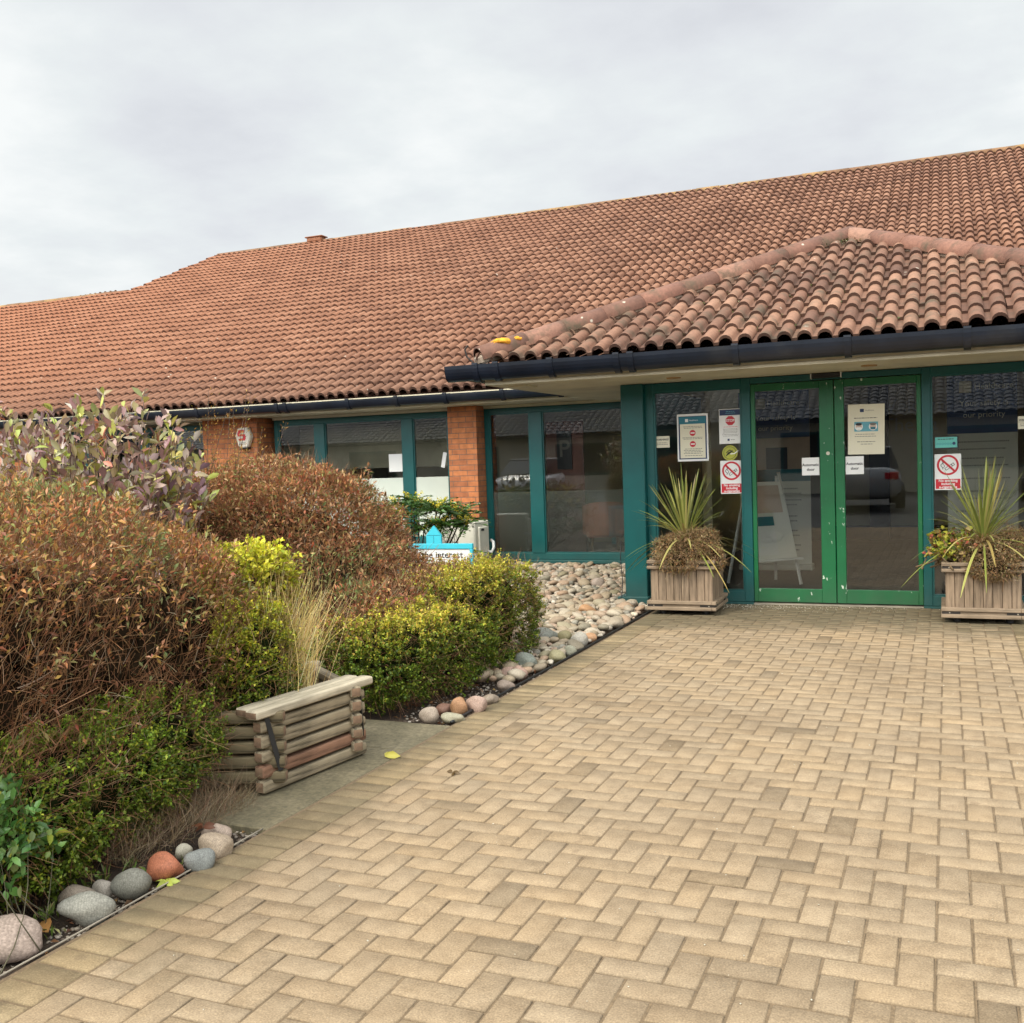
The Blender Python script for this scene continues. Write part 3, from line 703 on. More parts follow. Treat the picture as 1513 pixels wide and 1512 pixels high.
# porch side walls (glazed) and the rooms behind the glass
mb = MB(); mb.box(-3.0, 10.26, -.05, -2.93, 13.19, 2.19); bpart(mb, 'porch_side_wall', M['teal'])
mb = MB(); mb.box(1.2, 10.26, -.05, 1.27, 17.6, 2.45); mb.box(-2.9, 17.5, -.05, 1.19, 17.6, 2.75); mb.box(-3.0, 13.75, -.05, -2.93, 17.6, 2.45); bpart(mb, 'lobby_wall', M['intwall'])
mb = MB(); mb.box(-2.92, 10.12, -.06, 1.2, 17.5, -.002); bpart(mb, 'lobby_floor', M['carpet'])
mb = MB(); mb.box(-2.92, 10.15, 2.46, 1.2, 12.6, 2.50); bpart(mb, 'lobby_ceiling', M['ceiling'])  # stops short so that light from the made-up roof gap gets in
mb = MB(); mb.box(-1.16, 17.30, -.002, -.86, 17.49, 2.45); mb.box(-2.55, 17.2, -.002, -1.75, 17.49, 2.15); mb.box(-2.9, 17.44, .0, 1.19, 17.495, .22); bpart(mb, 'lobby_post_and_opening', M['intdark'])  # the wide box paints in the darkness of an opening
mb = MB(); mb.box(-26, 17.0, -.05, -3.01, 17.1, 2.5); mb.box(-9.9, 13.61, -.05, -9.8, 17, 2.5); mb.box(-6.45, 13.61, -.05, -6.35, 16.0, 2.5); bpart(mb, 'room_wall', M['intwall'])
mb = MB(); mb.box(-26, 13.41, -.06, -3.01, 17, -.002); bpart(mb, 'room_floor', M['carpet'])
mb = MB(); mb.box(-26, 13.41, 2.45, -3.01, 17, 2.5); bpart(mb, 'room_ceiling', M['ceiling'])
# ------------------------------------------------------------------ stones
def rock_mesh(name, seed, sub=3, col=None):
    r = np.random.default_rng(seed)
    bm = bmesh.new(); bmesh.ops.create_icosphere(bm, subdivisions=sub, radius=.5)
    ph = r.uniform(0, 6.28, (4, 3)); fr = r.uniform(1.5, 3.6, (4, 3)); pw = r.uniform(.85, 1.15)
    for v in bm.verts:
        p = np.array(v.co); d = 1+.07*sum(math.sin(fr[k, 0]*p[0]*2+ph[k, 0])*math.sin(fr[k, 1]*p[1]*2+ph[k, 1])*math.sin(fr[k, 2]*p[2]*2+ph[k, 2]+k) for k in range(4))*1.6
        v.co = Vector(np.sign(p)*np.abs(p*2)**pw*.5)*d
    me = bpy.data.meshes.new(name); bm.to_mesh(me); bm.free()
    me.polygons.foreach_set('use_smooth', np.ones(len(me.polygons), dtype=bool)); return me
def stone(name, x, y, wd, ht, col, label, cat='stone', seed=0, rz=None, tilt=.15, sink=.12):
    me = rock_mesh(name, seed)
    o = link(name, me, stonemat(name+'_'+str(seed), c=col)); rr = np.random.default_rng(seed)
    wd *= .94; ht *= .95
    o.scale = (wd*1.05, wd*rr.uniform(.68, .85), ht*1.18); o.location = (x, y, ht*.5-.03-ht*sink+.02)
    o.rotation_euler = (rr.normal(0, tilt), rr.normal(0, tilt), yaw + rr.normal(0, .35) if rz is None else rz)
    tag(o, label, cat); return o
EDGE = [
 (-2.74, 2.235, .265, .128, (.46, .36, .30), 'large pale pink beige stone nearest the viewer at the bed edge'),
 (-2.67, 2.52, .170, .098, (.34, .33, .28), 'mottled grey green oval stone second from the viewer'),
 (-2.77, 2.575, .150, .085, (.27, .22, .17), 'brown stone half hidden behind the mottled oval one'),
 (-2.755, 2.67, .076, .066, (.36, .32, .27), 'small round pale stone propped behind the mottled oval one'),
 (-2.665, 2.715, .150, .108, (.21, .205, .17), 'big grey boulder with a dark wet foot beside the orange stone'),
 (-2.66, 2.875, .128, .098, (.42, .15, .08), 'smooth orange red stone, the only terracotta coloured one'),
 (-2.60, 2.985, .116, .078, (.23, .24, .225), 'smooth slate grey stone right of the orange red one'),
 (-2.735, 3.06, .072, .055, (.50, .46, .36), 'little cream stone tucked behind the slate grey one'),
 (-2.62, 3.11, .140, .095, (.42, .33, .24), 'beige stone with darker bands in front of the slab'),
 (-2.72, 3.24, .130, .075, (.44, .34, .27), 'flat pinkish stone lying against the concrete slab'),
 (-2.77, 5.17, .115, .090, (.46, .37, .29), 'round pale stone at the foot of the far hedge'),
 (-2.63, 5.19, .162, .062, (.42, .39, .28), 'flat cream green stone at the corner of the slab'),
 (-2.67, 5.36, .108, .105, (.42, .23, .12), 'upright orange brown stone below the far hedge'),
 (-2.60, 5.45, .138, .102, (.44, .31, .25), 'rounded pink stone next to the upright orange brown one'),
 (-2.78, 5.38, .105, .055, (.22, .12, .085), 'dark red brown stone under the far hedge'),
 (-2.60, 5.63, .125, .066, (.30, .24, .185), 'flat brown stone beyond the rounded pink one'),
 (-2.79, 6.69, .175, .118, (.25, .27, .23), 'large grey green stone leaning at the hedge corner'),
 (-2.79, 6.37, .102, .080, (.42, .28, .22), 'dusky pink stone under the hedge corner'),
 (-2.71, 6.36, .125, .095, (.44, .29, .23), 'pink domed stone at the front end of the cobbles'),
 (-2.97, 7.02, .170, .085, (.55, .52, .45), 'long white stone lying by the hedge corner'),
 (-3.03, 7.68, .225, .135, (.23, .235, .20), 'largest dark grey cobble near the hedge'),
 (-2.87, 7.72, .125, .105, (.26, .225, .12), 'olive brown cobble beside the largest dark grey one'),
 (-2.66, 6.98, .140, .088, (.38, .34, .20), 'yellowish green cobble at the paving edge'),
 (-2.71, 7.62, .135, .110, (.47, .43, .36), 'speckled round cream cobble at the paving edge'),
 (-2.66, 7.25, .110, .078, (.34, .33, .25), 'grey green cobble by the edging between two cream ones'),
 (-2.68, 7.80, .110, .076, (.50, .29, .16), 'orange tinted cobble at the paving edge'),
 (-3.16, 9.16, .210, .090, (.48, .27, .14), 'long orange cobble in the middle of the cobble bed'),
 (-3.69, 11.06, .165, .130, (.46, .37, .31), 'big pinkish white cobble sitting high near the window'),
 (-2.84, 9.48, .08, .075, (.52, .48, .42), 'white cobble against the foot of the entrance column'),
 (-2.66, 6.02, .120, .070, (.28, .22, .18), 'small brown stone where the cobbles narrow to the edge'),
]
for i, (x, y, wd, ht, c, lab) in enumerate(EDGE): stone('stone', x, y, wd, ht, c, lab, seed=100+i)
# cobble bed: dart throwing, near ones larger
def in_bed(x, y):
    if x > -2.66 or y > 13.1 or y < 6.15: return False
    if y > 9.75 and x > -3.16: return False
    left = -2.95 - (y-6.2)*.42 if y < 10.5 else -4.76-(y-10.5)*.35
    return x > max(left, -5.9)
cob = []; taken = [(x, y, wd*.5) for x, y, wd, *_ in EDGE if y > 5]
cell = {}
def near_ok(x, y, r):
    for dx in (-1, 0, 1):
        for dy in (-1, 0, 1):
            for (a, b, c) in cell.get((int(x/.2)+dx, int(y/.2)+dy), ()):
                if (a-x)**2+(b-y)**2 < (.80*(c+r))**2: return False
    return True
def put(x, y, r): cell.setdefault((int(x/.2), int(y/.2)), []).append((x, y, r))
for t in taken: put(*t)
for k in range(34000):
    x = rng.uniform(-5.9, -2.64); y = rng.uniform(6.15, 13.1)
    if not in_bed(x, y): continue
    rr = rng.uniform(.034, .060) if k < 14000 else rng.uniform(.022, .038)
    if k < 500: rr = rng.uniform(.058, .076)
    if near_ok(x, y, rr): put(x, y, rr); cob.append((x, y, rr))
meshes = [rock_mesh('cobble', 300+k, 2) for k in range(9)]
for m_ in meshes: m_.materials.append(M['stone'])
def vis(c):   # largest in the picture first
    x, y, r = c; d = math.hypot(x, y)
    return -r/d
cob.sort(key=vis)
ind, rest = cob[:268], cob[268:]
for (x, y, r) in ind:
    o = bpy.data.objects.new('cobble', meshes[rng.integers(9)]); COL.objects.link(o)
    hgt = r*rng.uniform(.95, 1.35)
    o.scale = (2*r*1.12, 2*r*rng.uniform(.72, .95), hgt); o.location = (x, y, hgt*.28+rng.uniform(-.005, .022))
    o.rotation_euler = (rng.normal(0, .22), rng.normal(0, .22), rng.uniform(0, 6.28))
    tag(o, 'smooth beige or grey cobble packed in the bed beside the entrance paving', 'cobble', 'cobbles in the bed by the entrance')
def stuff_stones(name, items, sub=2, label=None, cat=None, pal=None):
    V = []; F = []; C = []; nb = 0
    bases = []
    for k in range(6):
        me = rock_mesh('tmp', 500+k, sub); v = np.array([p.co[:] for p in me.vertices]); f = np.array([p.vertices[:] for p in me.polygons]); bases.append((v, f)); bpy.data.meshes.remove(me)
    pal = pal or [(.44, .36, .27), (.36, .29, .21), (.50, .43, .33), (.28, .26, .21), (.46, .33, .24), (.40, .34, .27), (.54, .48, .39)]
    for (x, y, r, z) in items:
        v, f = bases[rng.integers(6)]
        h = r*rng.uniform(.95, 1.3); S_ = np.diag([2*r*1.1, 2*r*rng.uniform(.7, .95), h])
        Rm = np.array(Euler((rng.normal(0, .2), rng.normal(0, .2), rng.uniform(0, 6.28))).to_matrix())
        V.append(v @ (Rm @ S_).T + np.array([x, y, z+h*.25])); F.append(f+nb); nb += len(v)
        c = np.array(pal[rng.integers(len(pal))])*rng.uniform(.8, 1.15); C.append(np.tile(c, (len(v), 1)))
    o = np_mesh(name, np.concatenate(V), np.concatenate(F), np.concatenate(C), M['stonea'], smooth=True)
    return tag(o, label, cat, kind='stuff')
stuff_stones('cobbles', [(x, y, r, rng.uniform(-.01, .015)) for x, y, r in rest], 2, 'mass of smaller beige cobbles further back below the wide window', 'cobbles')
# fine grit and debris along the bed edge and at the door
items = [(rng.normal(-2.66, .05), rng.uniform(1.6, 3.4), rng.uniform(.003, .011), -.03) for _ in range(900)]
items += [(rng.uniform(-3.0, -2.61), rng.uniform(5.1, 7.2), rng.uniform(.003, .012), -.03) for _ in range(700)]
items = [i for i in items if i[0] < -2.6]
stuff_stones('gravel', items, 1, 'fine grit lying on the soil along the paving edge', 'grit', [(.24, .20, .16), (.33, .28, .22), (.16, .12, .09), (.42, .37, .31)])
items = [(rng.normal(-1.6, .55), 9.95-abs(rng.normal(0, .14)), rng.uniform(.002, .006), .001) for _ in range(520)] + [(rng.uniform(-2.3, .4), rng.uniform(2, 9.5), rng.uniform(.0015, .004), .001) for _ in range(160)]
items = [i for i in items if i[0] < .4]
stuff_stones('grit', items, 1, 'white crumbs of grit scattered on the paving at the door', 'grit', [(.62, .58, .48), (.5, .45, .36)])

# ------------------------------------------------------------------ foliage tools
def snoise(P, f, seed, oct=3):
    r = np.random.default_rng(seed); v = np.zeros(len(P)); amp = 1; tot = 0
    for o in range(oct):
        for k in range(3):
            d = r.normal(0, 1, 3); v += amp*np.sin((P @ d)*f*(2**o)+r.uniform(0, 6.28)); tot += amp*.8
        amp *= .55
    return v/tot
def blob_f(P, blobs, wt=False):
    f = np.full(len(P), 1e9); g = np.zeros(len(P)); rm = [min(r) for c, r, p in blobs]
    for (c, r, p) in blobs:
        q = np.abs((P-np.array(c))/np.array(r)); q = (q**p).sum(1)**(1/p); g = np.where(q < f, min(rm)/min(r), g); f = np.minimum(f, q)
    return (f, g) if wt else f
def blob_sample(blobs, n, shell, seed, bump_=.08, zmin=.0, freq=5.0):
    r = np.random.default_rng(seed); lo = np.min([np.array(c)-np.array(s)*1.15 for c, s, p in blobs], 0); hi = np.max([np.array(c)+np.array(s)*1.15 for c, s, p in blobs], 0)
    lo[2] = max(lo[2], zmin); out = []; got = 0
    while got < n:
        P = r.uniform(lo, hi, (n*3, 3)); lim = 1+bump_*snoise(P, freq, seed)
        f, g0 = blob_f(P, blobs, True); f = f/lim
        # denser near the surface
        keep = (f < 1) & (f > 1-shell) & (r.random(len(P)) < ((f-(1-shell))/shell)**.7*g0)
        P = P[keep]; out.append(P); got += len(P)
        if len(P) == 0: break
    P = np.concatenate(out)[:n]; e = .01; g = np.stack([blob_f(P+d, blobs)-blob_f(P-d, blobs) for d in np.eye(3)*e], 1)
    g /= np.linalg.norm(g, axis=1, keepdims=True)+1e-9
    return P, g
def nrm(a): return a/(np.linalg.norm(a, axis=1, keepdims=True)+1e-9)
def leaves(P, D, Ln, Wd, colr, seed, fold=.25, droop=0.0, two=False):
    """leaf blades: base P, direction D; 4 points (or 6 with a mid segment)"""
    r = np.random.default_rng(seed); n = len(P); D = nrm(D); up_ = np.tile([0, 0, 1.], (n, 1)) + r.normal(0, .55, (n, 3))
    S = nrm(np.cross(D, up_)); U = np.cross(S, D); Ln = np.broadcast_to(Ln, (n,))[:, None]; Wd = np.broadcast_to(Wd, (n,))[:, None]
    if not two:
        tip = P + D*Ln - np.array([0, 0, 1.])*Ln*droop
        ml = P + D*Ln*.45 + S*Wd*.5 + U*Wd*fold; mr = P + D*Ln*.45 - S*Wd*.5 + U*Wd*fold
        V = np.stack([P, ml, tip, mr], 1).reshape(-1, 3); b = np.arange(n)[:, None]*4
        F = np.concatenate([b+[0, 2, 1], b+[0, 3, 2]], 1).reshape(-1, 3); C = np.repeat(colr, 4, 0)
    else:
        dn = np.array([0, 0, 1.])*Ln
        a = P + D*Ln*.28; c_ = P + D*Ln*.62 - dn*droop*.35; tip = P + D*Ln - dn*droop
        pts = [P, a+S*Wd*.40+U*Wd*fold*.8, a, a-S*Wd*.40+U*Wd*fold*.8, c_+S*Wd*.46+U*Wd*fold, c_, c_-S*Wd*.46+U*Wd*fold, tip]
        V = np.stack(pts, 1).reshape(-1, 3); b = np.arange(n)[:, None]*8
        T = [0, 2, 1, 0, 3, 2, 1, 2, 5, 1, 5, 4, 2, 3, 6, 2, 6, 5, 4, 5, 7, 5, 6, 7]
        F = (b+np.array(T)).reshape(-1, 3); C = np.repeat(colr, 8, 0)
        sh = np.tile([1, .95, 1.12, .95, .95, 1.1, .95, .9], n)[:, None]; C = C*sh
    return V, F, C
def twigs(P, D, Ln, Wd, colr, seed, curve=.25, seg=3):
    """thin crossed-free ribbons that bend"""
    r = np.random.default_rng(seed); n = len(P); D = nrm(D); B2 = nrm(r.normal(0, 1, (n, 3))); Ln = np.broadcast_to(Ln, (n,))[:, None]; Wd = np.broadcast_to(Wd, (n,))[:, None]
    S = nrm(np.cross(D, r.normal(0, 1, (n, 3)))); rows = []
    for k in range(seg+1):
        t = k/seg; c = P + D*Ln*t + B2*Ln*curve*t*t; w_ = Wd*(1-.6*t)*.5
        rows += [c-S*w_, c+S*w_]
    V = np.stack(rows, 1).reshape(-1, 3); m_ = 2*(seg+1); b = np.arange(n)[:, None]*m_
    T = []
    for k in range(seg): T += [2*k, 2*k+1, 2*k+3, 2*k, 2*k+3, 2*k+2]
    F = (b+np.array(T)).reshape(-1, 3); return V, F, np.repeat(colr, m_, 0)
def join(*parts):
    V = []; F = []; C = []; n = 0
    for v, f, c in parts: V.append(v); F.append(f+n); C.append(c); n += len(v)
    return np.concatenate(V), np.concatenate(F), np.concatenate(C)
def pal(cols, n, r, w=None, jit=.18):
    c = np.array(cols)[r.choice(len(cols), n, p=w)]; return np.clip(c*r.normal(1, jit, (n, 1))*r.normal(1, .06, (n, 3)), .003, .95)
def core(name, blobs, k, mat, parent, zmin=0):  # solid dark hull inside the foliage, added to block light
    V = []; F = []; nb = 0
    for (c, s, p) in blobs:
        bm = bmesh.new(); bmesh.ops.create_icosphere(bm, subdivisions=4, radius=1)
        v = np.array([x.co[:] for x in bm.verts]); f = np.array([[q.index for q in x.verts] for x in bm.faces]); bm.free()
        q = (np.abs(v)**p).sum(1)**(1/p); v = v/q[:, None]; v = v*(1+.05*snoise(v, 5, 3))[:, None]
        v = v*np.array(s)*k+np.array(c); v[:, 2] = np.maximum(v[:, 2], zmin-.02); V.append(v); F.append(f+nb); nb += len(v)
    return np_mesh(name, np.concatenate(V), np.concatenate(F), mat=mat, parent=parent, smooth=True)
def zmix(lo, hi, t): return lo*(1-t[:, None]) + hi*t[:, None]

ORANGE = [(.46, .21, .075), (.40, .16, .075), (.47, .31, .09), (.30, .25, .08), (.54, .31, .16), (.25, .11, .06), (.26, .27, .08)]
RUSSET = [(.36, .145, .065), (.40, .20, .085), (.29, .21, .075), (.24, .10, .05), (.43, .27, .13), (.16, .075, .04), (.22, .23, .075)]
REDS = [(.40, .10, .05), (.46, .15, .08), (.30, .08, .05)]
BROWN = [(.20, .10, .052), (.29, .15, .078), (.14, .068, .036), (.36, .22, .12)]
GREEN = [(.115, .185, .016), (.18, .255, .022), (.26, .33, .034), (.075, .125, .016), (.38, .40, .04)]
LIME = [(.52, .50, .035), (.42, .44, .035), (.60, .54, .06), (.30, .33, .03)]

def brown_hedge(name, label, blobs, seed, nl, nt_, leafz, lo_density, size=1.0, leafcols=None):
    root = empty(name, (0, 0, 0), 0, label, 'hedge'); r = np.random.default_rng(seed)
    parts = []
    # bare twig mass
    P, G_ = blob_sample(blobs, nt_, .30, seed, .13)
    D = G_*.45 + r.normal(0, .5, P.shape) + np.array([.25, -.12, .75]); Ln = r.uniform(.05, .16, nt_)*size
    zt = np.clip((P[:, 2]-.3)/(leafz-.2), 0, 1)
    c = zmix(pal(BROWN, nt_, r), pal([(.24, .115, .05), (.30, .16, .075), (.18, .08, .04)], nt_, r), zt*.8)
    pale = r.random(nt_) < .06; c[pale] = pal([(.42, .33, .22)], pale.sum(), r)
    parts.append(twigs(P-D*.03, D, Ln, r.uniform(.002, .0042, nt_)*size, c, seed+1))
    tw = join(*parts); np_mesh('twigs', *tw, mat=M['dry'], parent=root)
    # small pointed leaves, dense at the top and sparse lower down
    P, G_ = blob_sample(blobs, nl*2, .19, seed, .13)
    cl = snoise(P, 6.5, seed+5, 2)
    pk = np.clip((P[:, 2]-leafz*.60)/(leafz*.26), lo_density, 1)*np.clip(.75+cl*.9, .2, 1); keep = r.random(len(P)) < pk; P, G_ = P[keep], G_[keep]; cl = cl[keep]; n = len(P)
    D = G_*.55 + r.normal(0, .55, P.shape) + np.array([.1, -.1, .30])
    c = pal(leafcols or ORANGE, n, r, [.22, .2, .17, .13, .14, .07, .07]); red = r.random(n) < .05; c[red] = pal(REDS, red.sum(), r)
    gsel = (snoise(P, 3.2, seed+9, 2) > .28) & (r.random(n) < .55); c[gsel] = pal([(.15, .19, .06), (.22, .25, .09), (.11, .14, .045), (.30, .30, .12)], gsel.sum(), r)
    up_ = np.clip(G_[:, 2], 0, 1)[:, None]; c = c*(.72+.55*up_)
    Ln = r.uniform(.022, .044, n)*size
    a = leaves(P, D, Ln, Ln*r.uniform(.28, .42, n), c, seed+3, .2, .12)
    np_mesh('leaves', *a, mat=M['leaf'], parent=root)
    # stray shoots standing out of the clipped outline
    ns = 260; Pn, Gn = blob_sample(blobs, ns, .06, seed+11, .13, zmin=leafz*.55); Dn = nrm(Gn*.5+r.normal(0, .3, Pn.shape)+[0, 0, .8]); Ls = r.uniform(.05, .15, ns)
    sh = twigs(Pn-Dn*.03, Dn, Ls+.03, .003, pal(BROWN, ns, r), seed+12, .2); k_ = 12; t = r.uniform(.25, 1.05, (ns, k_))
    Pl = (Pn[:, None]+Dn[:, None]*(Ls[:, None]*t)[..., None]).reshape(-1, 3); Dl = np.repeat(Dn, k_, 0)*.5+r.normal(0, .6, Pl.shape); Ll = r.uniform(.02, .042, len(Pl))*size
    sl = leaves(Pl, Dl, Ll, Ll*.36, pal(leafcols or ORANGE, len(Pl), r), seed+13, .2, .15)
    np_mesh('shoots', *join(sh, sl), mat=M['leaf'], parent=root)
    core('light_block_core', blobs, .66, M['core'], root)
    return root
def box_hedge(name, label, blobs, seed, n, colf, size=.015, sprays=700, corek=.66):
    root = empty(name, (0, 0, 0), 0, label, 'hedge'); r = np.random.default_rng(seed)
    # sprays: short twigs carrying pairs of tiny leaves; fills the surface with clumps
    Pn, Gn = blob_sample(blobs, sprays, .17, seed, .16, .02, 6.5)
    per = n//sprays; D0 = nrm(Gn*.9 + r.normal(0, .55, Pn.shape) + np.array([0, 0, .35]))
    Ls = r.uniform(.05, .13, sprays)
    t = r.uniform(0, 1, (sprays, per)); P = Pn[:, None] + D0[:, None]*(Ls[:, None]*t)[..., None] + r.normal(0, .007, (sprays, per, 3)) - D0[:, None]*.05
    side = r.normal(0, 1, (sprays, per, 3)); D = D0[:, None]*.35 + side*.6 + np.array([0, 0, .25])
    P = P.reshape(-1, 3); D = D.reshape(-1, 3); T = t.reshape(-1); Gr = np.repeat(Gn, per, 0); m_ = len(P)
    tone = np.repeat(r.normal(1, .16, sprays), per)
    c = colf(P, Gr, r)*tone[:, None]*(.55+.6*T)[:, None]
    Ln = r.uniform(.7, 1.3, m_)*size
    a = leaves(P, D, Ln, Ln*.62, c, seed+1, .15, .05)
    np_mesh('leaves', *a, mat=M['leaf'], parent=root)
    nt_ = sprays*2; P2, G2 = blob_sample(blobs, nt_, .25, seed+4, .08, .0)
    tw = twigs(P2, G2*.7+r.normal(0, .6, P2.shape), r.uniform(.05, .14, nt_), .0022, pal(BROWN, nt_, r), seed+5)
    np_mesh('twigs', *tw, mat=M['dry'], parent=root)
    core('light_block_core', blobs, corek, M['coreg'], root)
    return root

# near hedge: brown clipped shrub with a small-leaved green one along its foot
A_BL = [((-3.98, 2.50, .62), (1.02, 1.75, .84), 2.7), ((-3.60, 3.64, .62), (.60, .72, .57), 2.5)]
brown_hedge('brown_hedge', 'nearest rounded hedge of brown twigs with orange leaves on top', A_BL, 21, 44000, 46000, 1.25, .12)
def colB(P, G_, r):
    n = len(P); c = pal(GREEN, n, r, [.3, .27, .18, .15, .1]); y = np.clip((P[:, 1]-3.45)/.35, 0, 1)*np.clip((P[:, 2]-.40)/.3, 0, 1)
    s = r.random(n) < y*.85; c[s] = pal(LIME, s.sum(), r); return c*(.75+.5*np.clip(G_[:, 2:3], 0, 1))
B_BL = [((-3.20, 2.50, .23), (.37, 1.12, .27), 2.6), ((-3.22, 3.32, .26), (.30, .42, .27), 2.4), ((-3.10, 4.02, .52), (.14, .24, .32), 2.3)]
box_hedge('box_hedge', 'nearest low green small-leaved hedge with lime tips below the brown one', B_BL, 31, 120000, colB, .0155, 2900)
# dead dry stems below the green hedge
r_ = np.random.default_rng(5); n_ = 1500
P = np.stack([r_.uniform(-3.05, -2.80, n_), r_.uniform(2.85, 3.62, n_), r_.uniform(0, .05, n_)], 1)
a = twigs(P, r_.normal(0, .5, P.shape)+[.35, .1, 1.0], r_.uniform(.05, .16, n_), .0018, pal([(.24, .17, .10), (.17, .11, .065), (.32, .24, .15)], n_, r_), 6, .4)
tag(np_mesh('dry_undergrowth', *a, mat=M['dry']), 'dry brown stems at the foot of the nearest green hedge', 'undergrowth', kind='stuff')
# lime shrub at the end of the near hedge
def colC(P, G_, r):
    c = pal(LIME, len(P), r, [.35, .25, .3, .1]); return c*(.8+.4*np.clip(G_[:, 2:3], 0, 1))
box_hedge('lime_shrub', 'bright lime yellow shrub behind the end of the nearest hedge', [((-3.30, 4.28, .90), (.21, .22, .16), 2.5), ((-3.28, 4.22, .74), (.17, .18, .20), 2.2)], 41, 14000, colC, .026, 700)

# second group
F_BL = [((-5.05, 6.65, .58), (1.25, 1.05, .91), 2.5), ((-4.08, 6.40, .42), (.58, .85, .60), 2.0), ((-3.62, 6.18, .38), (.44, .76, .32), 2.2)]
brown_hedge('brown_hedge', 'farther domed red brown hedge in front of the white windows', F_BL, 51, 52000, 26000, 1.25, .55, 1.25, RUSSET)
def colG(P, G_, r):
    n = len(P); c = pal(GREEN, n, r, [.34, .26, .12, .2, .08]); y = np.clip((P[:, 2]-.25)/.3, 0, 1)*np.clip((P[:, 0]+3.95)/.6, 0, 1)*np.clip(.55+.65*snoise(P, 3, 4, 2)+.5*G_[:, 2], 0, 1)
    s = r.random(n) < y; c[s] = pal([(.34, .32, .03), (.42, .37, .04), (.25, .26, .025), (.40, .29, .05)], s.sum(), r)
    b = (r.random(n) < np.clip((-3.22-P[:, 0])/.35, 0, .8)*np.clip((P[:, 2]-.32)/.25, 0, 1)); c[b] = pal(RUSSET, b.sum(), r)
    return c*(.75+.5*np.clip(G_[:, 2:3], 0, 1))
G_BL = [((-3.32, 6.10, .26), (.46, 1.02, .29), 3.4), ((-3.26, 6.72, .34), (.39, .60, .38), 5.5)]
box_hedge('box_hedge', 'farther clipped green and yellow hedge beside the cobbles', G_BL, 61, 100000, colG, .018, 3000)

# purple-leaved shrub
def big_shrub(name, label, centre, rad, seed, nb, cols, wts, leaf=(.06, .10), stemc=(.13, .08, .06), z0=0.0, mat='gloss', wid=(.38, .5), perb=(10, 18), upb=.5, stemr=.009):
    root = empty(name, (centre[0], centre[1], 0), 0, label, 'shrub'); r = np.random.default_rng(seed)
    c0 = np.array(centre); rd = np.array(rad); P = []; D = []; mb = MB(); k = 0
    stems = []
    for i in range(nb):
        d = nrm(r.normal(0, 1, (1, 3)))[0]; d[2] = abs(d[2])*.9-.15*r.random(); f = r.uniform(.55, 1.03)
        e = c0 + d*rd*f; b = np.array([c0[0]+r.normal(0, .12), c0[1]+r.normal(0, .12), z0])
        mid = b*.45+e*.55 + np.array([0, 0, -.10*rd[2]]) + r.normal(0, .05, 3)
        pts = [b + (mid-b)*t*(2-t)*.5*2*.5 if False else (1-t)**2*b+2*t*(1-t)*mid+t*t*e for t in np.linspace(0, 1, 7)]
        if i % 2 == 0: mb.tube([p-np.array([centre[0], centre[1], 0]) for p in pts], [stemr*(1-t*.75) for t in np.linspace(0, 1, 7)], 5)
        m_ = r.integers(*perb)
        for t in 1-r.random(m_)**1.4*.42:
            p = (1-t)**2*b+2*t*(1-t)*mid+t*t*e; tg = e-mid; tg /= np.linalg.norm(tg)
            P.append(p+r.normal(0, .012, 3)); D.append(tg*.55+r.normal(0, .6, 3)+np.array([0, 0, upb]))
    P = np.array(P); D = np.array(D); n = len(P); Ln = r.uniform(*leaf, n)
    c = pal(cols, n, r, wts); a = leaves(P-[centre[0], centre[1], 0], D, Ln, Ln*r.uniform(*wid, n), c, seed+1, .16, .22, True)
    np_mesh('leaves', *a, mat=M[mat], parent=root, smooth=True)
    mb.build('stems', simple(name+'_stem', stemc, .8, .3, 20), root, True)
    return root
PUR = [(.32, .19, .17), (.42, .29, .25), (.22, .125, .13), (.42, .34, .18), (.36, .37, .08), (.52, .50, .13), (.48, .37, .30), (.44, .17, .10), (.27, .26, .10)]
PW = [.17, .14, .09, .15, .13, .08, .10, .05, .09]
big_shrub('purple_shrub', 'open shrub with large purple and lime leaves behind the nearest hedge', (-5.1, 5.15, 1.35), (.80, .60, .86), 71, 215, PUR, PW, (.075, .13), wid=(.30, .43))
big_shrub('purple_shrub', 'purple leaved shrub at the left picture edge', (-6.2, 5.3, 1.35), (.75, .6, .82), 72, 170, PUR, PW, (.07, .125), wid=(.30, .43))
# wispy orange shrub
def wispy(name, label, base, top, seed, n=70):
    root = empty(name, base, 0, label, 'shrub'); r = np.random.default_rng(seed); mb = MB(); P = []; D = []
    for i in range(n):
        e = np.array(top)-np.array(base) + r.normal(0, 1, 3)*np.array([.26, .24, .26]); b = r.normal(0, .06, 3)*np.array([1, 1, 0]); mid = b*.5+e*.5+r.normal(0, .07, 3)+[0, 0, .1]
        f = lambda t: (1-t)**2*b+2*t*(1-t)*mid+t*t*e
        if i % 3 == 0: mb.tube([f(t) for t in np.linspace(0, 1, 6)], [.006*(1-.8*t) for t in np.linspace(0, 1, 6)], 4)
        for t in 1-r.random(60)*.55:
            P.append(f(t)+r.normal(0, .02, 3)); D.append((e-mid)*.9+r.normal(0, .35, 3)+[.2, 0, 0])
    P = np.array(P); D = np.array(D); m_ = len(P); Ln = r.uniform(.018, .036, m_)
    a = leaves(P, D, Ln, Ln*.24, pal([(.42, .22, .045), (.34, .15, .035), (.26, .22, .04), (.46, .28, .07)], m_, r), seed, .15, .2)
    np_mesh('leaves', *a, mat=M['leaf'], parent=root); mb.build('stems', M['bark'], root, True)
wispy('wispy_shrub', 'feathery orange shrub in front of the alarm box', (-5.35, 6.5, 0), (-5.30, 6.5, 1.56), 81, 80)
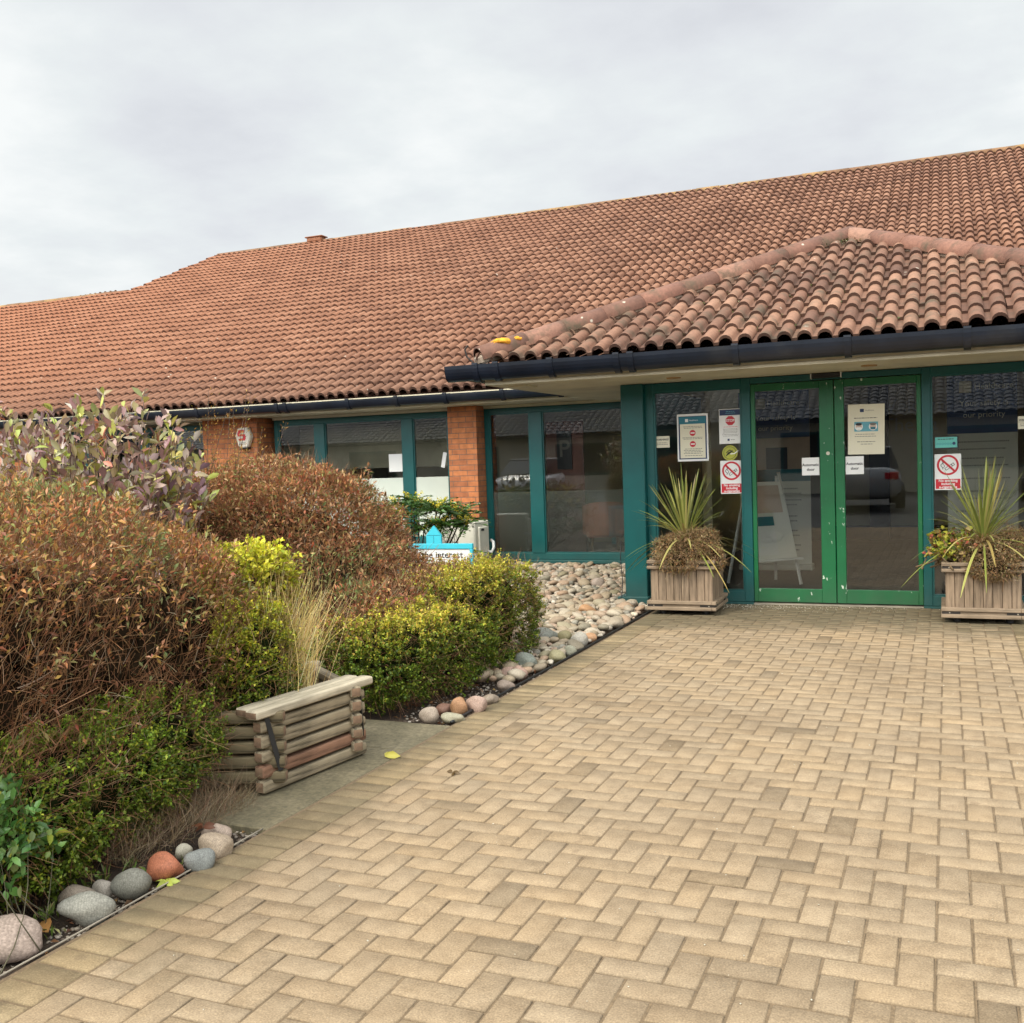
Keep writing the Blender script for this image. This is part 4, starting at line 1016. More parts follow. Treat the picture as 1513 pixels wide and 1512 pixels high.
wispy('wispy_shrub', 'feathery yellow green shrub between the purple shrub and the far hedge', (-5.6, 6.2, 0), (-5.35, 6.15, 1.25), 82, 80)
# plants filling the bed in front of the wing (seen through the gaps)
def colfill(P, G_, r): return pal([(.06, .09, .02), (.10, .12, .03), (.16, .13, .05), (.20, .16, .06)], len(P), r)
box_hedge('low_hedge', 'dull olive hedge glimpsed behind the purple shrub', [((-7.6, 8.6, .5), (1.6, .7, .62), 2.4)], 91, 14000, colfill, .032, 700)
# broad glossy plant bottom left
big_shrub('glossy_shrub', 'broad glossy green leaves at the bottom left corner', (-2.90, 2.34, .26), (.15, .24, .31), 75, 70, [(.08, .18, .04), (.11, .22, .05), (.055, .13, .03), (.19, .29, .09), (.36, .38, .06)], [.32, .3, .2, .13, .05], (.035, .06), (.10, .09, .05), 0, 'gloss', (.42, .55), (10, 16), .5, .0022)

# mahonia with yellow flower spikes
def mahonia(base, seed):
    root = empty('mahonia', base, 0, 'dark green mahonia with yellow flower spikes in front of the brick pier', 'shrub'); r = np.random.default_rng(seed)
    LP, LD, LL, LC = [], [], [], []; FP, FD = [], []; mb = MB()
    for s in range(30):
        hd = np.array([r.normal(0, .32), r.normal(0, .25), r.uniform(.30, .95)]) if s else np.array([0, 0, 1.0])
        mb.tube([(hd[0]*.2, hd[1]*.2, 0), tuple(hd*np.array([.7, .7, .55])), tuple(hd)], [.014, .011, .008], 5)
        for w_ in range(15):
            az = r.uniform(0, 6.28); el = r.uniform(-.05, .75); d = np.array([math.cos(az)*math.cos(el), math.sin(az)*math.cos(el), math.sin(el)]); Lr = r.uniform(.26, .40)
            tone = r.normal(1, .2)
            for k in range(9):
                t = .18+.82*k/8
                p = hd + d*Lr*t - np.array([0, 0, .10*t*t]); sd_ = np.cross(d, [0, 0, 1]); sd_ /= np.linalg.norm(sd_)
                for q in (-1, 1):
                    LP.append(p); LD.append(sd_*q*.9+d*.55+np.array([0, 0, -.1])); LL.append(r.uniform(.055, .085)*(1-.25*t)); LC.append(np.array([.055, .12, .022])*tone*(1+.8*(r.random() < .15)))
        if hd[2] > .62:
            for w_ in range(8):
                az = r.uniform(0, 6.28); d = np.array([math.cos(az)*.75, math.sin(az)*.75, .75]); 
                for k in range(34):
                    t = r.random(); FP.append(hd+d*.17*t+r.normal(0, .006, 3)); FD.append(r.normal(0, 1, 3))
    a = leaves(np.array(LP), np.array(LD), np.array(LL), np.array(LL)*.46, np.array(LC), seed, .2, .1)
    np_mesh('leaves', *a, mat=M['gloss'], parent=root)
    FP = np.array(FP); b = leaves(FP, np.array(FD), .020, .016, pal([(.62, .50, .03), (.66, .58, .10), (.50, .44, .04)], len(FP), r), seed+1, .2)
    np_mesh('flowers', *b, mat=M['leaf'], parent=root); mb.build('stems', M['bark'], root, True)
mahonia((-6.08, 11.15, 0), 15)

# ------------------------------------------------------------------ hexagonal log planter and its grass
HC = Vector((-3.335, 4.17, 0)); HS = .585; HA = R(82)
hex_root = empty('log_planter', (HC.x, HC.y, 0), 0, 'weathered hexagonal log planter with a pale plank top at the path edge', 'planter')
def hexc(k, rad=HS): a = HA - R(30) - R(90) + R(60)*k; return Vector((rad*math.cos(a), rad*math.sin(a), 0))
for lay in range(10):
    z = .034 + .0345*lay
    for k in range(6):
        if (k+lay) % 2: continue
        p, q = hexc(k), hexc(k+1); d = (q-p).normalized(); ov = .075
        mb = MB(); hh = .055+rng.normal(0, .002)
        mb.obox(p-d*ov+Vector((0, 0, z)), q+d*ov+Vector((0, 0, z)), .060, hh, bevel=.017, rnd=3)
        mt = M['logd'] if k in (5, 4) else (M['logr'] if lay in (2, 7) and k == 0 else M['log'])
        me_o = mb.build('log', None, hex_root); me_o.data.materials.append(mt); me_o.data.materials.append(M['logend'])
        for f in me_o.data.polygons:
            if abs(f.normal.dot(d)) > .9: f.material_index = 1
        # grain runs along the log: give the mesh its own axis
        L0 = (p+q)/2+Vector((0, 0, z)); Rm = Matrix.Rotation(math.atan2(d.y, d.x), 4, 'Z'); Mx = Matrix.Translation(L0) @ Rm
        me_o.data.transform(Mx.inverted()); me_o.matrix_local = Mx
        bmx = bmesh.new(); bmx.from_mesh(me_o.data); bmesh.ops.recalc_face_normals(bmx, faces=bmx.faces); bmx.to_mesh(me_o.data); bmx.free()
for k in (0, 2):
    p, q = hexc(k), hexc(k+1); d = (q-p).normalized(); nrm_ = Vector((-d.y, d.x, 0))
    for off, e in (((-.012, .12), (.070, .10)) if k == 0 else ((.0, .03),)):
        mb = MB(); z = .375
        Lh = (q-p).length/2+e
        mb.obox((-Lh, 0, 0), (Lh, 0, 0), .078, .042, bevel=.016, rnd=3)
        o = mb.build('plank', M['plank'], hex_root); o.data.materials.append(M['logend'])
        for f in o.data.polygons:
            if abs(f.normal.x) > .9: f.material_index = 1
        o.matrix_local = Matrix.Translation((p+q)/2+nrm_*off+Vector((0, 0, z))) @ Matrix.Rotation(math.atan2(d.y, d.x), 4, 'Z')
for k in (0, 1):
    c = hexc(k); o_ = c.normalized()*.048; tdir = Vector((-c.y, c.x, 0)).normalized()
    mb = MB(); mb.obox(c+o_-tdir*.02+Vector((0, 0, .35)), c+o_+tdir*.035+Vector((0, 0, .10)), .022, .006, up=c.normalized()); mb.build('strap', M['strap'], hex_root)
mb = MB(); mb.cyl((0, 0, .0), (0, 0, .27), .40, .40, 6); mb.build('soil', M['soil'], hex_root)
r_ = np.random.default_rng(8); n_ = 2500
gr = empty('ornamental_grass', (HC.x+.14, HC.y+.06, .27), 0, 'tuft of straw coloured feathery grass growing in the log planter', 'grass')
P = np.stack([r_.normal(0, .085, n_), r_.normal(0, .085, n_), np.zeros(n_)], 1)
D = np.stack([r_.normal(0.05, .20, n_), r_.normal(0, .20, n_), np.ones(n_)], 1)
a = twigs(P, D, r_.uniform(.28, .62, n_), .0034, pal([(.85, .66, .28), (.72, .53, .20), (.92, .78, .44), (.58, .43, .16)], n_, r_), 9, .28, 6)
np_mesh('blades', *a, mat=M['leaf'], parent=gr)

# ------------------------------------------------------------------ timber planters with cordylines
def timber_planter(x, y, rz, label):
    t = empty('timber_planter', (x, y, 0), rz, label, 'planter', 'timber planters either side of the entrance')
    w_ = .57; h0, h1 = .105, .455
    for f in range(4):
        Mx = Matrix.Rotation(R(90)*f, 4, 'Z')
        mb = MB()
        nb = 8; bw = w_/nb
        for i in range(nb): mb.box(-w_/2+i*bw+.002, -w_/2+rng.normal(0, .001), h0, -w_/2+(i+1)*bw-.002, -w_/2+.022, h1, bevel=.003, M=Mx)
        mb.build('side_panel', M['planter'], t)
        for z0, z1, e in ((.045, .078, .035), (.100, .132, .035), (h1-.03, h1, .03), (h1+.022, h1+.05, .03)):
            mb = MB(); mb.box(-w_/2-e, -w_/2-e, z0, w_/2+e-.0405, -w_/2-e+.04, z1, bevel=.004, M=Mx); mb.build('rail', M['planter_rail'], t)
        for z0, z1, e in ((.079, .099, .029), (h1+.001, h1+.021, .024)):
            for sx_ in (-1, 1):
                mb = MB(); x0 = sx_*(w_/2+e-.002); x1 = sx_*(w_/2+e-.14)
                mb.box(x0, -w_/2-e, z0, x1, -w_/2-e+.03, z1, M=Mx); st = mb.build('corner_strap', M['metal'], t)
                mb = MB()
                mb.cyl((sx_*(w_/2-.03), -w_/2-e-.003, (z0+z1)/2), (sx_*(w_/2-.03), -w_/2-e+.002, (z0+z1)/2), .006, None, 10)
                for v in mb.bm.verts: v.co = Mx @ v.co
                mb.build('bolt', M['edging'], st)
            mb = MB(); mb.box(-w_/2+.10, -w_/2-e+.012, z0, w_/2-.10, -w_/2-e+.03, z1, M=Mx); mb.build('rail', M['planter_rail'], t)
    mb = MB(); mb.box(-w_/2+.023, -w_/2+.023, .06, w_/2-.023, w_/2-.023, .415); mb.build('soil', M['soil'], t)
    for sx_ in (-1, 1):
        for sy_ in (-1, 1):
            mb = MB(); mb.cyl((sx_*.2, sy_*.2, 0), (sx_*.2, sy_*.2, .061), .03, .03, 12); mb.build('foot', M['strap'], t)
    return t
timber_planter(-2.275, 9.50, R(1.5), 'square slatted timber planter left of the doors by the teal column')
timber_planter(.255, 9.50, 0, 'square slatted timber planter right of the doors')

def cordyline(base, seed, label, scale=1.0, lean=0.0, droopers=14):
    t = empty('cordyline', base, 0, label, 'plant', 'spiky cordylines in the timber planters'); r = np.random.default_rng(seed)
    V = []; F = []; C = []; nb = 0
    for i in range(96):
        az = r.uniform(0, 6.28); k = i/96
        el = R(88) - (k**1.15)*R(70) + r.normal(0, .13); Ln = (r.uniform(.42, .74) if k < .6 else r.uniform(.40, .62))*scale
        if i >= 96-droopers: el = r.uniform(-.1, .5); Ln = r.uniform(.50, .74)*scale
        dr = .05+.62*max(0, k-.30)**1.0; d = np.array([math.cos(az)*math.cos(el)+lean, math.sin(az)*math.cos(el), math.sin(el)]); sd_ = np.cross(d, [0, 0, 1]); sd_ = sd_/(np.linalg.norm(sd_)+1e-6)
        nn_ = np.cross(sd_, d); seg = 9; wd = r.uniform(.0065, .0115)
        col = np.array([[.24, .27, .06], [.32, .32, .09], [.18, .22, .05], [.42, .37, .13], [.36, .27, .09]][r.choice(5, p=[.3, .28, .2, .14, .08])])*r.normal(1, .12)
        for q in range(seg+1):
            u = q/seg; c = d*Ln*u - np.array([0, 0, dr*Ln*u*u*1.2]); w_ = wd*(.55+1.1*u)*(1-u)**.55*1.15+.0012
            cc = col*(1.25-.35*u) if u < .3 else col
            V += [c-sd_*w_, c-nn_*w_*.45, c+sd_*w_]; C += [cc*1.12, cc*.8, cc*1.12]
        for q in range(seg):
            b = nb+3*q; F += [(b, b+1, b+4), (b, b+4, b+3), (b+1, b+2, b+5), (b+1, b+5, b+4)]
        nb += 3*(seg+1)
    np_mesh('blades', V, F, np.array(C), M['gloss'], t, smooth=True)
    n = 420; P = np.stack([r.normal(0, .028, n), r.normal(0, .028, n), r.uniform(-.12, .06, n)], 1)
    a = leaves(P, r.normal(0, .6, P.shape)+[0, 0, -.1], r.uniform(.03, .09, n), .010, pal([(.34, .19, .085), (.42, .27, .12), (.24, .13, .06)], n, r), seed, .2, .3)
    np_mesh('dead_leaf_collar', *a, mat=M['dry'], parent=t)
    mb = MB(); mb.tube([(0, 0, -.24), (0, 0, -.1), (0, 0, .03)], [.03, .028, .02], 8); mb.build('stem', M['bark'], t, True)
    return t
cordyline((-2.28, 9.47, .66), 3, 'spiky yellow green cordyline in the left timber planter', 1.08, -.05, 22)
cordyline((.265, 9.42, .66), 14, 'spiky yellow green cordyline in the right timber planter', 1.05, .05, 17)

def dead_filler(base, seed, label, cols, w, hang, n=3600, rad=(.27, .27, .17), lobes=()):
    t = empty('faded_bedding', base, 0, label, 'plant', 'faded bedding plants in the timber planters'); r = np.random.default_rng(seed)
    bl = [((0, 0, .06), rad, 2.2)] + list(lobes)
    P, G_ = blob_sample(bl, n, .7, seed, .22, -.2, 9)
    a = twigs(P, G_*.5+r.normal(0, .8, P.shape)+[0, 0, .1], r.uniform(.025, .075, n), .0032, pal(cols, n, r, w), seed+1, .5, 3)
    P2, G2 = blob_sample(bl, n, .5, seed+2, .22, -.2, 9); Ln = r.uniform(.012, .030, n)
    b = leaves(P2, G2*.3+r.normal(0, .8, P2.shape), Ln, Ln*.5, pal(cols, n, r, w), seed+3, .3, .4)
    np_mesh('stems', *a, mat=M['dry'], parent=t); np_mesh('dry_leaves', *b, mat=M['dry'], parent=t)
    core('light_block_hull', bl, .48, M['core'], t, -.15)
    return t
DEAD = [(.24, .155, .075), (.32, .215, .11), (.17, .105, .055), (.38, .27, .15), (.20, .18, .07), (.36, .19, .08)]
d1 = dead_filler((-2.25, 9.45, .50), 17, 'shrivelled brown bedding in the left timber planter', DEAD, [.25, .25, .16, .16, .1, .08], 0, 5600, (.32, .31, .21), [((.24, -.10, .02), (.14, .16, .14), 2.0), ((-.05, -.24, .0), (.22, .10, .11), 2.0), ((.17, .05, .17), (.12, .14, .10), 2.0), ((-.18, -.05, .12), (.11, .15, .10), 2.0)])
d2 = dead_filler((.28, 9.45, .50), 18, 'shrivelled brown bedding in the right timber planter', DEAD, [.26, .24, .16, .14, .14, .06], 0, 5200, (.29, .30, .18), [((.06, -.26, -.02), (.20, .10, .13), 2.0), ((.20, .0, .16), (.14, .15, .11), 2.0)])
big_shrub('heuchera', 'lime and red leaved bedding at the left of the right timber planter', (.03, 9.37, .60), (.22, .20, .25), 77, 90, [(.34, .34, .04), (.46, .42, .06), (.12, .17, .03), (.40, .20, .08), (.50, .13, .09), (.30, .22, .08)], [.27, .2, .22, .13, .07, .11], (.035, .055), (.15, .1, .05), .45, 'leaf', (.75, .95), (5, 9), .3)
big_shrub('heuchera', 'few green leaves in the bedding of the left timber planter', (-2.38, 9.40, .56), (.14, .16, .17), 78, 16, [(.12, .17, .03), (.20, .24, .05), (.08, .12, .03)], [.4, .3, .3], (.035, .055), (.15, .1, .05), .45, 'leaf', (.7, .9), (4, 7), .3)
# ------------------------------------------------------------------ notices
def txt(parent, body, x, z, size, mat, y=-.0022, align='CENTER', bold=0.0, name='lettering', sx=1.0, font_shear=0):
    cu = bpy.data.curves.new(name, 'FONT'); cu.body = body; cu.size = size; cu.align_x = align; cu.align_y = 'CENTER'; cu.offset = bold; cu.shear = font_shear; cu.space_line = .9
    cu.resolution_u = 3
    t = bpy.data.objects.new('tmp_text', cu); COL.objects.link(t)
    dg = bpy.context.evaluated_depsgraph_get(); me = bpy.data.meshes.new_from_object(t.evaluated_get(dg))
    bpy.data.objects.remove(t); bpy.data.curves.remove(cu); me.name = name
    o = link(name, me, mat, parent, (x, y, z), (R(90), 0, 0)); o.scale = (sx, 1, 1); return o
def panel(parent, x0, x1, z0, z1, mat, y=-.0014, th=.0004, name='printed_panel'):
    mb = MB(); mb.box(x0, y-th, z0, x1, y, z1); return mb.build(name, mat, parent)
def disc(parent, x, z, r, mat, y=-.0022, n=32, name='roundel', rot=0, squash=1):
    mb = MB(); mb.poly([(x+r*math.cos(2*math.pi*k/n+rot), y, z+squash*r*math.sin(2*math.pi*k/n+rot)) for k in range(n)]); return mb.build(name, mat, parent)
def ring(parent, x, z, r0, r1, mat, y=-.0024, n=40, name='ring'):
    mb = MB()
    for k in range(n):
        a, b = 2*math.pi*k/n, 2*math.pi*(k+1)/n
        mb.poly([(x+r0*math.cos(a), y, z+r0*math.sin(a)), (x+r1*math.cos(a), y, z+r1*math.sin(a)), (x+r1*math.cos(b), y, z+r1*math.sin(b)), (x+r0*math.cos(b), y, z+r0*math.sin(b))])
    bmesh.ops.remove_doubles(mb.bm, verts=mb.bm.verts, dist=1e-6)
    return mb.build(name, mat, parent)
def bar(parent, p, q, w_, mat, y=-.0026, name='stroke'):
    p, q = Vector((p[0], 0, p[1])), Vector((q[0], 0, q[1])); d = (q-p).normalized(); s = Vector((-d.z, 0, d.x))*w_/2; yy = Vector((0, y, 0))
    mb = MB(); mb.poly([p-s+yy, q-s+yy, q+s+yy, p+s+yy]); return mb.build(name, mat, parent)
def lines(parent, x0, x1, zs, mat, h=.004, y=-.0021, seed=0):
    """small print too fine to read: each row a run of word-long strokes in one mesh"""
    r = np.random.default_rng(seed); mb = MB()
    for z in zs:
        a, b = x0+r.uniform(0, .12)*(x1-x0), x1-r.uniform(0, .12)*(x1-x0); x = a
        while x < b:
            w_ = min(r.uniform(.012, .03), b-x); mb.poly([(x, y, z), (x+w_, y, z), (x+w_, y, z+h), (x, y, z+h)]); x += w_+.005
    return mb.build('small_print', mat, parent)
YG = F0+.012+.022-.0012
def notice(name, label, cat, x0, x1, z0, z1, mat='white', y=None, group=None, tilt=0.0):
    mb = MB(); w_, h_ = x1-x0, z1-z0; mb.box(-w_/2, -.001, -h_/2, w_/2, .0, h_/2)
    o = mb.build(name, M[mat]); o.location = ((x0+x1)/2, y if y is not None else F0+.0385, (z0+z1)/2); o.rotation_euler = (0, tilt, 0)
    tag(o, label, cat, group); return o, w_, h_

o, w_, h_ = notice('warning_notice', 'small cream warning notice low on the left side light beside the teal column', 'notice', -2.715, -2.565, 1.55, 1.665, 'cream_paper')
txt(o, 'WARNING!', 0, .022, .026, M['ink'], bold=.0006); lines(o, -.065, .065, (-.012, -.028), M['greyink'], .005, seed=1)
o, w_, h_ = notice('framed_poster', 'framed white poster with two no entry symbols on the left side light', 'poster', -2.485, -2.175, 1.405, 1.875, 'white')
panel(o, -.140, .140, -.215, .212, M['navyink'], -.0012); panel(o, -.126, .126, -.204, .200, M['cream_paper'], -.0018); panel(o, -.135, .135, .135, .207, M['tealink'], -.0022)
panel(o, -.072, -.042, .155, .185, M['white'], -.0028); txt(o, 'NHS' if False else 'Healthcare', .012, .170, .020, M['white'], -.0030)
lines(o, -.10, .10, (.106, .092), M['greyink'], .005, seed=2, y=-.0024)
for zc in (.045, -.065):
    disc(o, 0, zc, .030, M['red'], -.0026); panel(o, -.020, .020, zc-.006, zc+.006, M['white'], -.0028)
lines(o, -.105, .105, (-.003, -.016), M['greyink'], .005, seed=3, y=-.0024); lines(o, -.105, .105, (-.115, -.130, -.145, -.160, -.182), M['greyink'], .005, seed=4, y=-.0024)
o, w_, h_ = notice('stop_poster', 'white poster with a red STOP octagon at the top right of the left side light', 'poster', -2.065, -1.845, 1.565, 1.905, 'white')
panel(o, -.104, .104, .108, .164, M['navyink'], -.0012); lines(o, -.05, .05, (.142, .126), M['bluepic'], .005, seed=5, y=-.0018)
disc(o, .0, .055, .048, M['red'], -.0020, 8, 'octagon', R(22.5)); txt(o, 'STOP', 0, .055, .034, M['white'], -.0026, bold=.001)
lines(o, -.075, .075, (-.008,), M['red'], .004, seed=6); lines(o, -.085, .085, (-.028, -.040, -.054, -.066, -.082, -.096), M['greyink'], .004, seed=7); panel(o, -.03, -.01, -.142, -.122, M['navyink'], -.0016); lines(o, .0, .045, (-.134,), M['greyink'], .005, seed=8)
# round lime sticker with a hand and a tick
mb = MB(); n = 40; mb.poly([(.075*math.cos(2*math.pi*k/n), 0, .075*math.sin(2*math.pi*k/n)) for k in range(n)]); o = mb.build('round_sticker', M['olive']); o.location = (-1.965, F0+.037, 1.475)
tag(o, 'round lime green hand sticker under the STOP poster', 'sticker')
ring(o, 0, 0, .058, .062, M['ink'], -.0012)
for k in range(4): bar(o, (-.038+.012*k, -.030+.008*k), (-.010+.012*k, .006+.006*k), .0085, M['ink'], -.0014)
bar(o, (-.036, .0), (.0, .030), .008, M['ink'], -.0016); bar(o, (0, .030), (.036, .002), .008, M['ink'], -.0017)
bar(o, (.004, -.010), (.045, -.008), .010, M['white'], -.0020); bar(o, (.045, -.008), (.083, .022), .009, M['white'], -.0021)
def nosmoke(x0, x1, label):
    o, w_, h_ = notice('no_smoking_sign', label, 'sign', x0, x1, 1.075, 1.400, 'white', group='red and white no smoking signs')
    zc = .062; ring(o, 0, zc, .074, .092, M['red']); bar(o, (-.058, zc+.058), (.058, zc-.058), .018, M['red'], -.0034)
    bar(o, (-.022, zc-.040), (.052, zc+.012), .024, M['ink'], -.0026, 'cigarette'); bar(o, (-.018, zc-.0372), (.030, zc-.0035), .016, M['white'], -.0029, 'cigarette')
    bar(o, (.036, zc+.0010), (.048, zc+.0092), .016, M['white'], -.0030, 'cigarette')
    pts = [(-.050+.009*math.sin(t*9), zc+.038-.075*t) for t in np.linspace(0, 1, 12)]
    mb = MB()
    for p, q in zip(pts, pts[1:]): mb.obox((p[0], -.0026, p[1]), (q[0], -.0026, q[1]), .0006, .005, up=(1, 0, 0))
    mb.build('smoke_wisp', M['ink'], o)
    pts = [(-.034+.008*math.sin(2+t*9), zc+.030-.06*t) for t in np.linspace(0, 1, 12)]
    mb = MB()
    for p, q in zip(pts, pts[1:]): mb.obox((p[0], -.0026, p[1]), (q[0], -.0026, q[1]), .0006, .004, up=(1, 0, 0))
    mb.build('smoke_wisp', M['ink'], o)
    panel(o, -w_/2+.008, w_/2-.008, -h_/2+.010, -h_/2+.098, M['red'])
    for k, t in enumerate(('No smoking', 'including', 'e-cigarettes')): txt(o, t, 0, -h_/2+.083-.029*k, .032, M['white'], -.0024, bold=.0008)
nosmoke(-2.062, -1.845, 'no smoking sign beneath the round lime sticker'); nosmoke(-.112, .110, 'no smoking sign beneath the mint sticker on the right')
YD = F0+.012+.0205
def autodoor(x0, x1, label):
    o, w_, h_ = notice('door_notice', label, 'notice', x0, x1, 1.237, 1.405, 'white', y=F0+.010 if False else YD, group='automatic door notices')
    txt(o, 'Automatic', 0, .014, .036, M['ink'], bold=.0008); txt(o, 'door', 0, -.030, .036, M['ink'], bold=.0008)
autodoor(-1.282, -1.122, 'Automatic door notice on the left door leaf'); autodoor(-.884, -.722, 'Automatic door notice on the right door leaf')
o, w_, h_ = notice('mask_poster', 'cream poster with two masked faces on the right door leaf', 'poster', -.858, -.535, 1.420, 1.885, 'cream_paper', y=YD, tilt=R(.8))
panel(o, -.055, -.020, .160, .190, M['navyink'], -.0014); txt(o, 'Healthcare', .030, .175, .018, M['greyink'])
lines(o, -.11, .11, (.102,), M['ink'], .006, seed=11); panel(o, -.105, .105, -.020, .070, M['bluepic'], -.0014)
for sx_ in (-.065, .060):
    disc(o, sx_, .025, .036, M['white'], -.0020); disc(o, sx_, .026, .027, M['skin'], -.0024, squash=1.2); disc(o, sx_, .048, .028, M['ink'] if sx_ < 0 else M['greyink'], -.0026, squash=.45)
    panel(o, sx_-.022, sx_+.022, -.002, .020, M['white'] if sx_ < 0 else M['tealink'], -.0028, name='face_mask')
lines(o, -.10, .10, (-.048, -.068), M['greyink'], .005, seed=12); lines(o, -.10, .10, (-.118,), M['ink'], .005, seed=13); lines(o, -.06, .06, (-.140,), M['greyink'], .005, seed=14)
o, w_, h_ = notice('mint_sticker', 'mint green horizontal sticker above the right hand no smoking sign', 'sticker', -.110, .090, 1.445, 1.560, 'ink')
panel(o, -.095, .088, -.045, .050, M['mint'], -.0014); lines(o, -.085, .075, (.028,), M['ink'], .008, seed=15); disc(o, .062, -.008, .014, M['navyink'], -.0020)
for k in range(6): ring(o, -.075+.022*k, -.010, .006, .009, M['tealink'], -.0020, 12)
o, w_, h_ = notice('warning_notice', 'cream warning notice at the right picture edge', 'notice', .572, .70, 1.60, 1.712, 'cream_paper')
txt(o, 'WARNING!', 0, .022, .022, M['ink'], bold=.0006); panel(o, -.06, .06, .004, .007, M['ink']); lines(o, -.055, .055, (-.015, -.03), M['greyink'], .005, seed=16)

M['faintink'] = simple('faint_ink', (.38, .38, .35), .6)
# banners, board and furniture seen through the glass
def banner(x, y, wd, ht, label, rz=0.0, top=.60, logo=True):
    t = empty('roll_up_banner', (x, y, 0), rz, label, 'banner', 'navy topped banners in the lobby')
    mb = MB(); mb.box(-wd/2-.02, -.10, 0, wd/2+.02, .10, .075, bevel=.012); mb.build('base', M['banner_lo'], t)
    mb = MB(); mb.box(-wd/2, -.004, .0755, wd/2, .004, ht); s = mb.build('sheet', M['banner_lo'], t)
    panel(s, -wd/2, wd/2, ht-top, ht-.001, M['bannernavy'], -.0045, name='heading_panel')
    if logo: panel(s, -.225, -.10, ht-.215, ht-.09, M['cream_paper'], -.0055, name='logo_square')
    txt(s, 'Healthcare', -.075, ht-.155, .088, M['white'], -.006, 'LEFT'); txt(s, 'Your safety is', .02, ht-.335, .088, M['white'], -.006); txt(s, 'our priority', .02, ht-.460, .088, M['white'], -.006)
    return t, s
b1, s1 = banner(-1.985, 13.0, .86, 2.22, 'navy and white banner standing behind the left door leaf', 0, .58)
panel(s1, -.43, .43, 1.25, 1.639, M['skin'], -.0045, name='picture'); panel(s1, -.10, .16, 1.25, 1.52, M['intdark'], -.0052, name='picture'); panel(s1, -.43, .43, 1.10, 1.249, M['tealink'], -.0045, name='picture')
lines(s1, -.30, .32, (1.00, .94, .86, .80, .66, .60, .48, .42, .30, .24), M['faintink'], .016, -.0048, 21)
b2, s2 = banner(.345, 12.3, .70, 2.26, 'navy topped banner standing behind the right side light', 0, .66)
lines(s2, -.28, .28, (1.50, 1.42, 1.32, 1.24, 1.1, .96, .88, .74, .6, .46), M['faintink'], .015, -.0048, 22)
t = empty('easel_board', (-1.90, 11.55, 0), R(38), 'white easel board with a leaflet standing inside behind the left side light', 'board')
for sx_ in (-1, 1):
    mb = MB(); mb.obox((sx_*.33, -.22, 0), (sx_*.20, 0, 1.24), .035, .022); mb.build('leg', M['white'], t)
    mb = MB(); mb.obox((sx_*.30, .28, 0), (sx_*.18, .01, 1.20), .030, .02); mb.build('leg', M['white'], t)
mb = MB(); mb.poly([(-.30, -.20, .30), (.30, -.20, .30), (.215, -.028, 1.14), (-.215, -.028, 1.14)]); mb.build('board', M['banner_lo'], t)
mb = MB(); mb.poly([(-.18, -.195, .34), (.08, -.195, .34), (.06, -.112, .76), (-.16, -.112, .76)]); lf = mb.build('leaflet', M['white'], t)
mb = MB(); mb.poly([(-.166, -.137, .66), (.064, -.137, .66), (.06, -.116, .76), (-.16, -.116, .76)]); mb.build('heading_panel', M['tealink'], lf)
mb = MB(); mb.poly([(-.19, -.105, .80), (.19, -.105, .80), (.17, -.040, 1.10), (-.17, -.040, 1.10)]); mb.build('notice_sheet', M['skin'], t)
mb = MB(); mb.obox((-.34, -.24, .29), (.34, -.24, .29), .05, .02); mb.build('tray', M['white'], t)
# wall lettering at the back of the lobby
mb = MB(); mb.box(-1.1, -.01, -.42, 1.1, 0, .42); o = mb.build('welcome_board', M['intwall']); o.location = (-.05, 17.43, 2.02); tag(o, 'beige board with pale welcome lettering on the back wall of the lobby', 'sign')
txt(o, 'Welcome', -.40, .10, .30, M['white'], -.012, bold=.002); txt(o, 'The Sa', -.50, -.20, .30, M['white'], -.012, bold=.002)
# chairs and table in the room behind the wide window
def chair(x, y, rz, label):
    t = empty('tub_chair', (x, y, 0), rz, label, 'chair')
    for sx_ in (-.2, .2):
        for sy_ in (-.2, .2):
            mb = MB(); mb.cyl((sx_, sy_, 0), (sx_*.9, sy_*.9, .36), .014, .018, 8); mb.build('leg', M['tan'], t)
    mb = MB(); mb.box(-.26, -.26, .36, .26, .26, .46, bevel=.03); mb.build('seat', M['orange'], t)
    mb = MB(); n = 14; pts = []
    for k in range(n+1): a = R(180+ -20+220*k/n) + R(90); pts.append((a, .27))
    for k in range(n):
        a, b = R(-20+220*k/n), R(-20+220*(k+1)/n)
        q = [(.27*math.cos(a), .27*math.sin(a)), (.27*math.cos(b), .27*math.sin(b)), (.31*math.cos(b), .31*math.sin(b)), (.31*math.cos(a), .31*math.sin(a))]
        hh = .74+.12*math.sin(math.pi*(k+.5)/n)
        mb.prism([(p[0], p[1], .40) for p in q], (0, 0, hh-.40))
    mb.build('backrest', M['orange'], t, False); return t
chair(-4.45, 13.72, R(200), 'orange tub chair seen through the wide window')
t = empty('side_table', (-5.0, 14.0, 0), 0, 'low tan table with splayed legs inside the wide window', 'table')
mb = MB(); mb.cyl((0, 0, .70), (0, 0, .735), .30, .30, 28); mb.build('top', M['tan'], t)
for k in range(4):
    a = R(45+90*k); mb = MB(); mb.cyl((.26*math.cos(a), .26*math.sin(a), 0), (.10*math.cos(a), .10*math.sin(a), .70), .018, .024, 8); mb.build('leg', M['tan'], t)
t = empty('parking_board', (-4.98, 13.62, 0), 0, 'dark panel with a white letter P inside the wide window', 'sign')
mb = MB(); mb.box(-.11, -.01, 1.32, .11, .01, 1.86); s = mb.build('panel', M['ink'], t); txt(s, 'P', 0, 1.60, .34, M['greyink'], -.012, bold=.004)
mb = MB(); mb.box(-.28, .012, .0, .28, .03, 2.0); mb.build('backing', simple('rust_panel', (.16, .06, .04), .6), t)
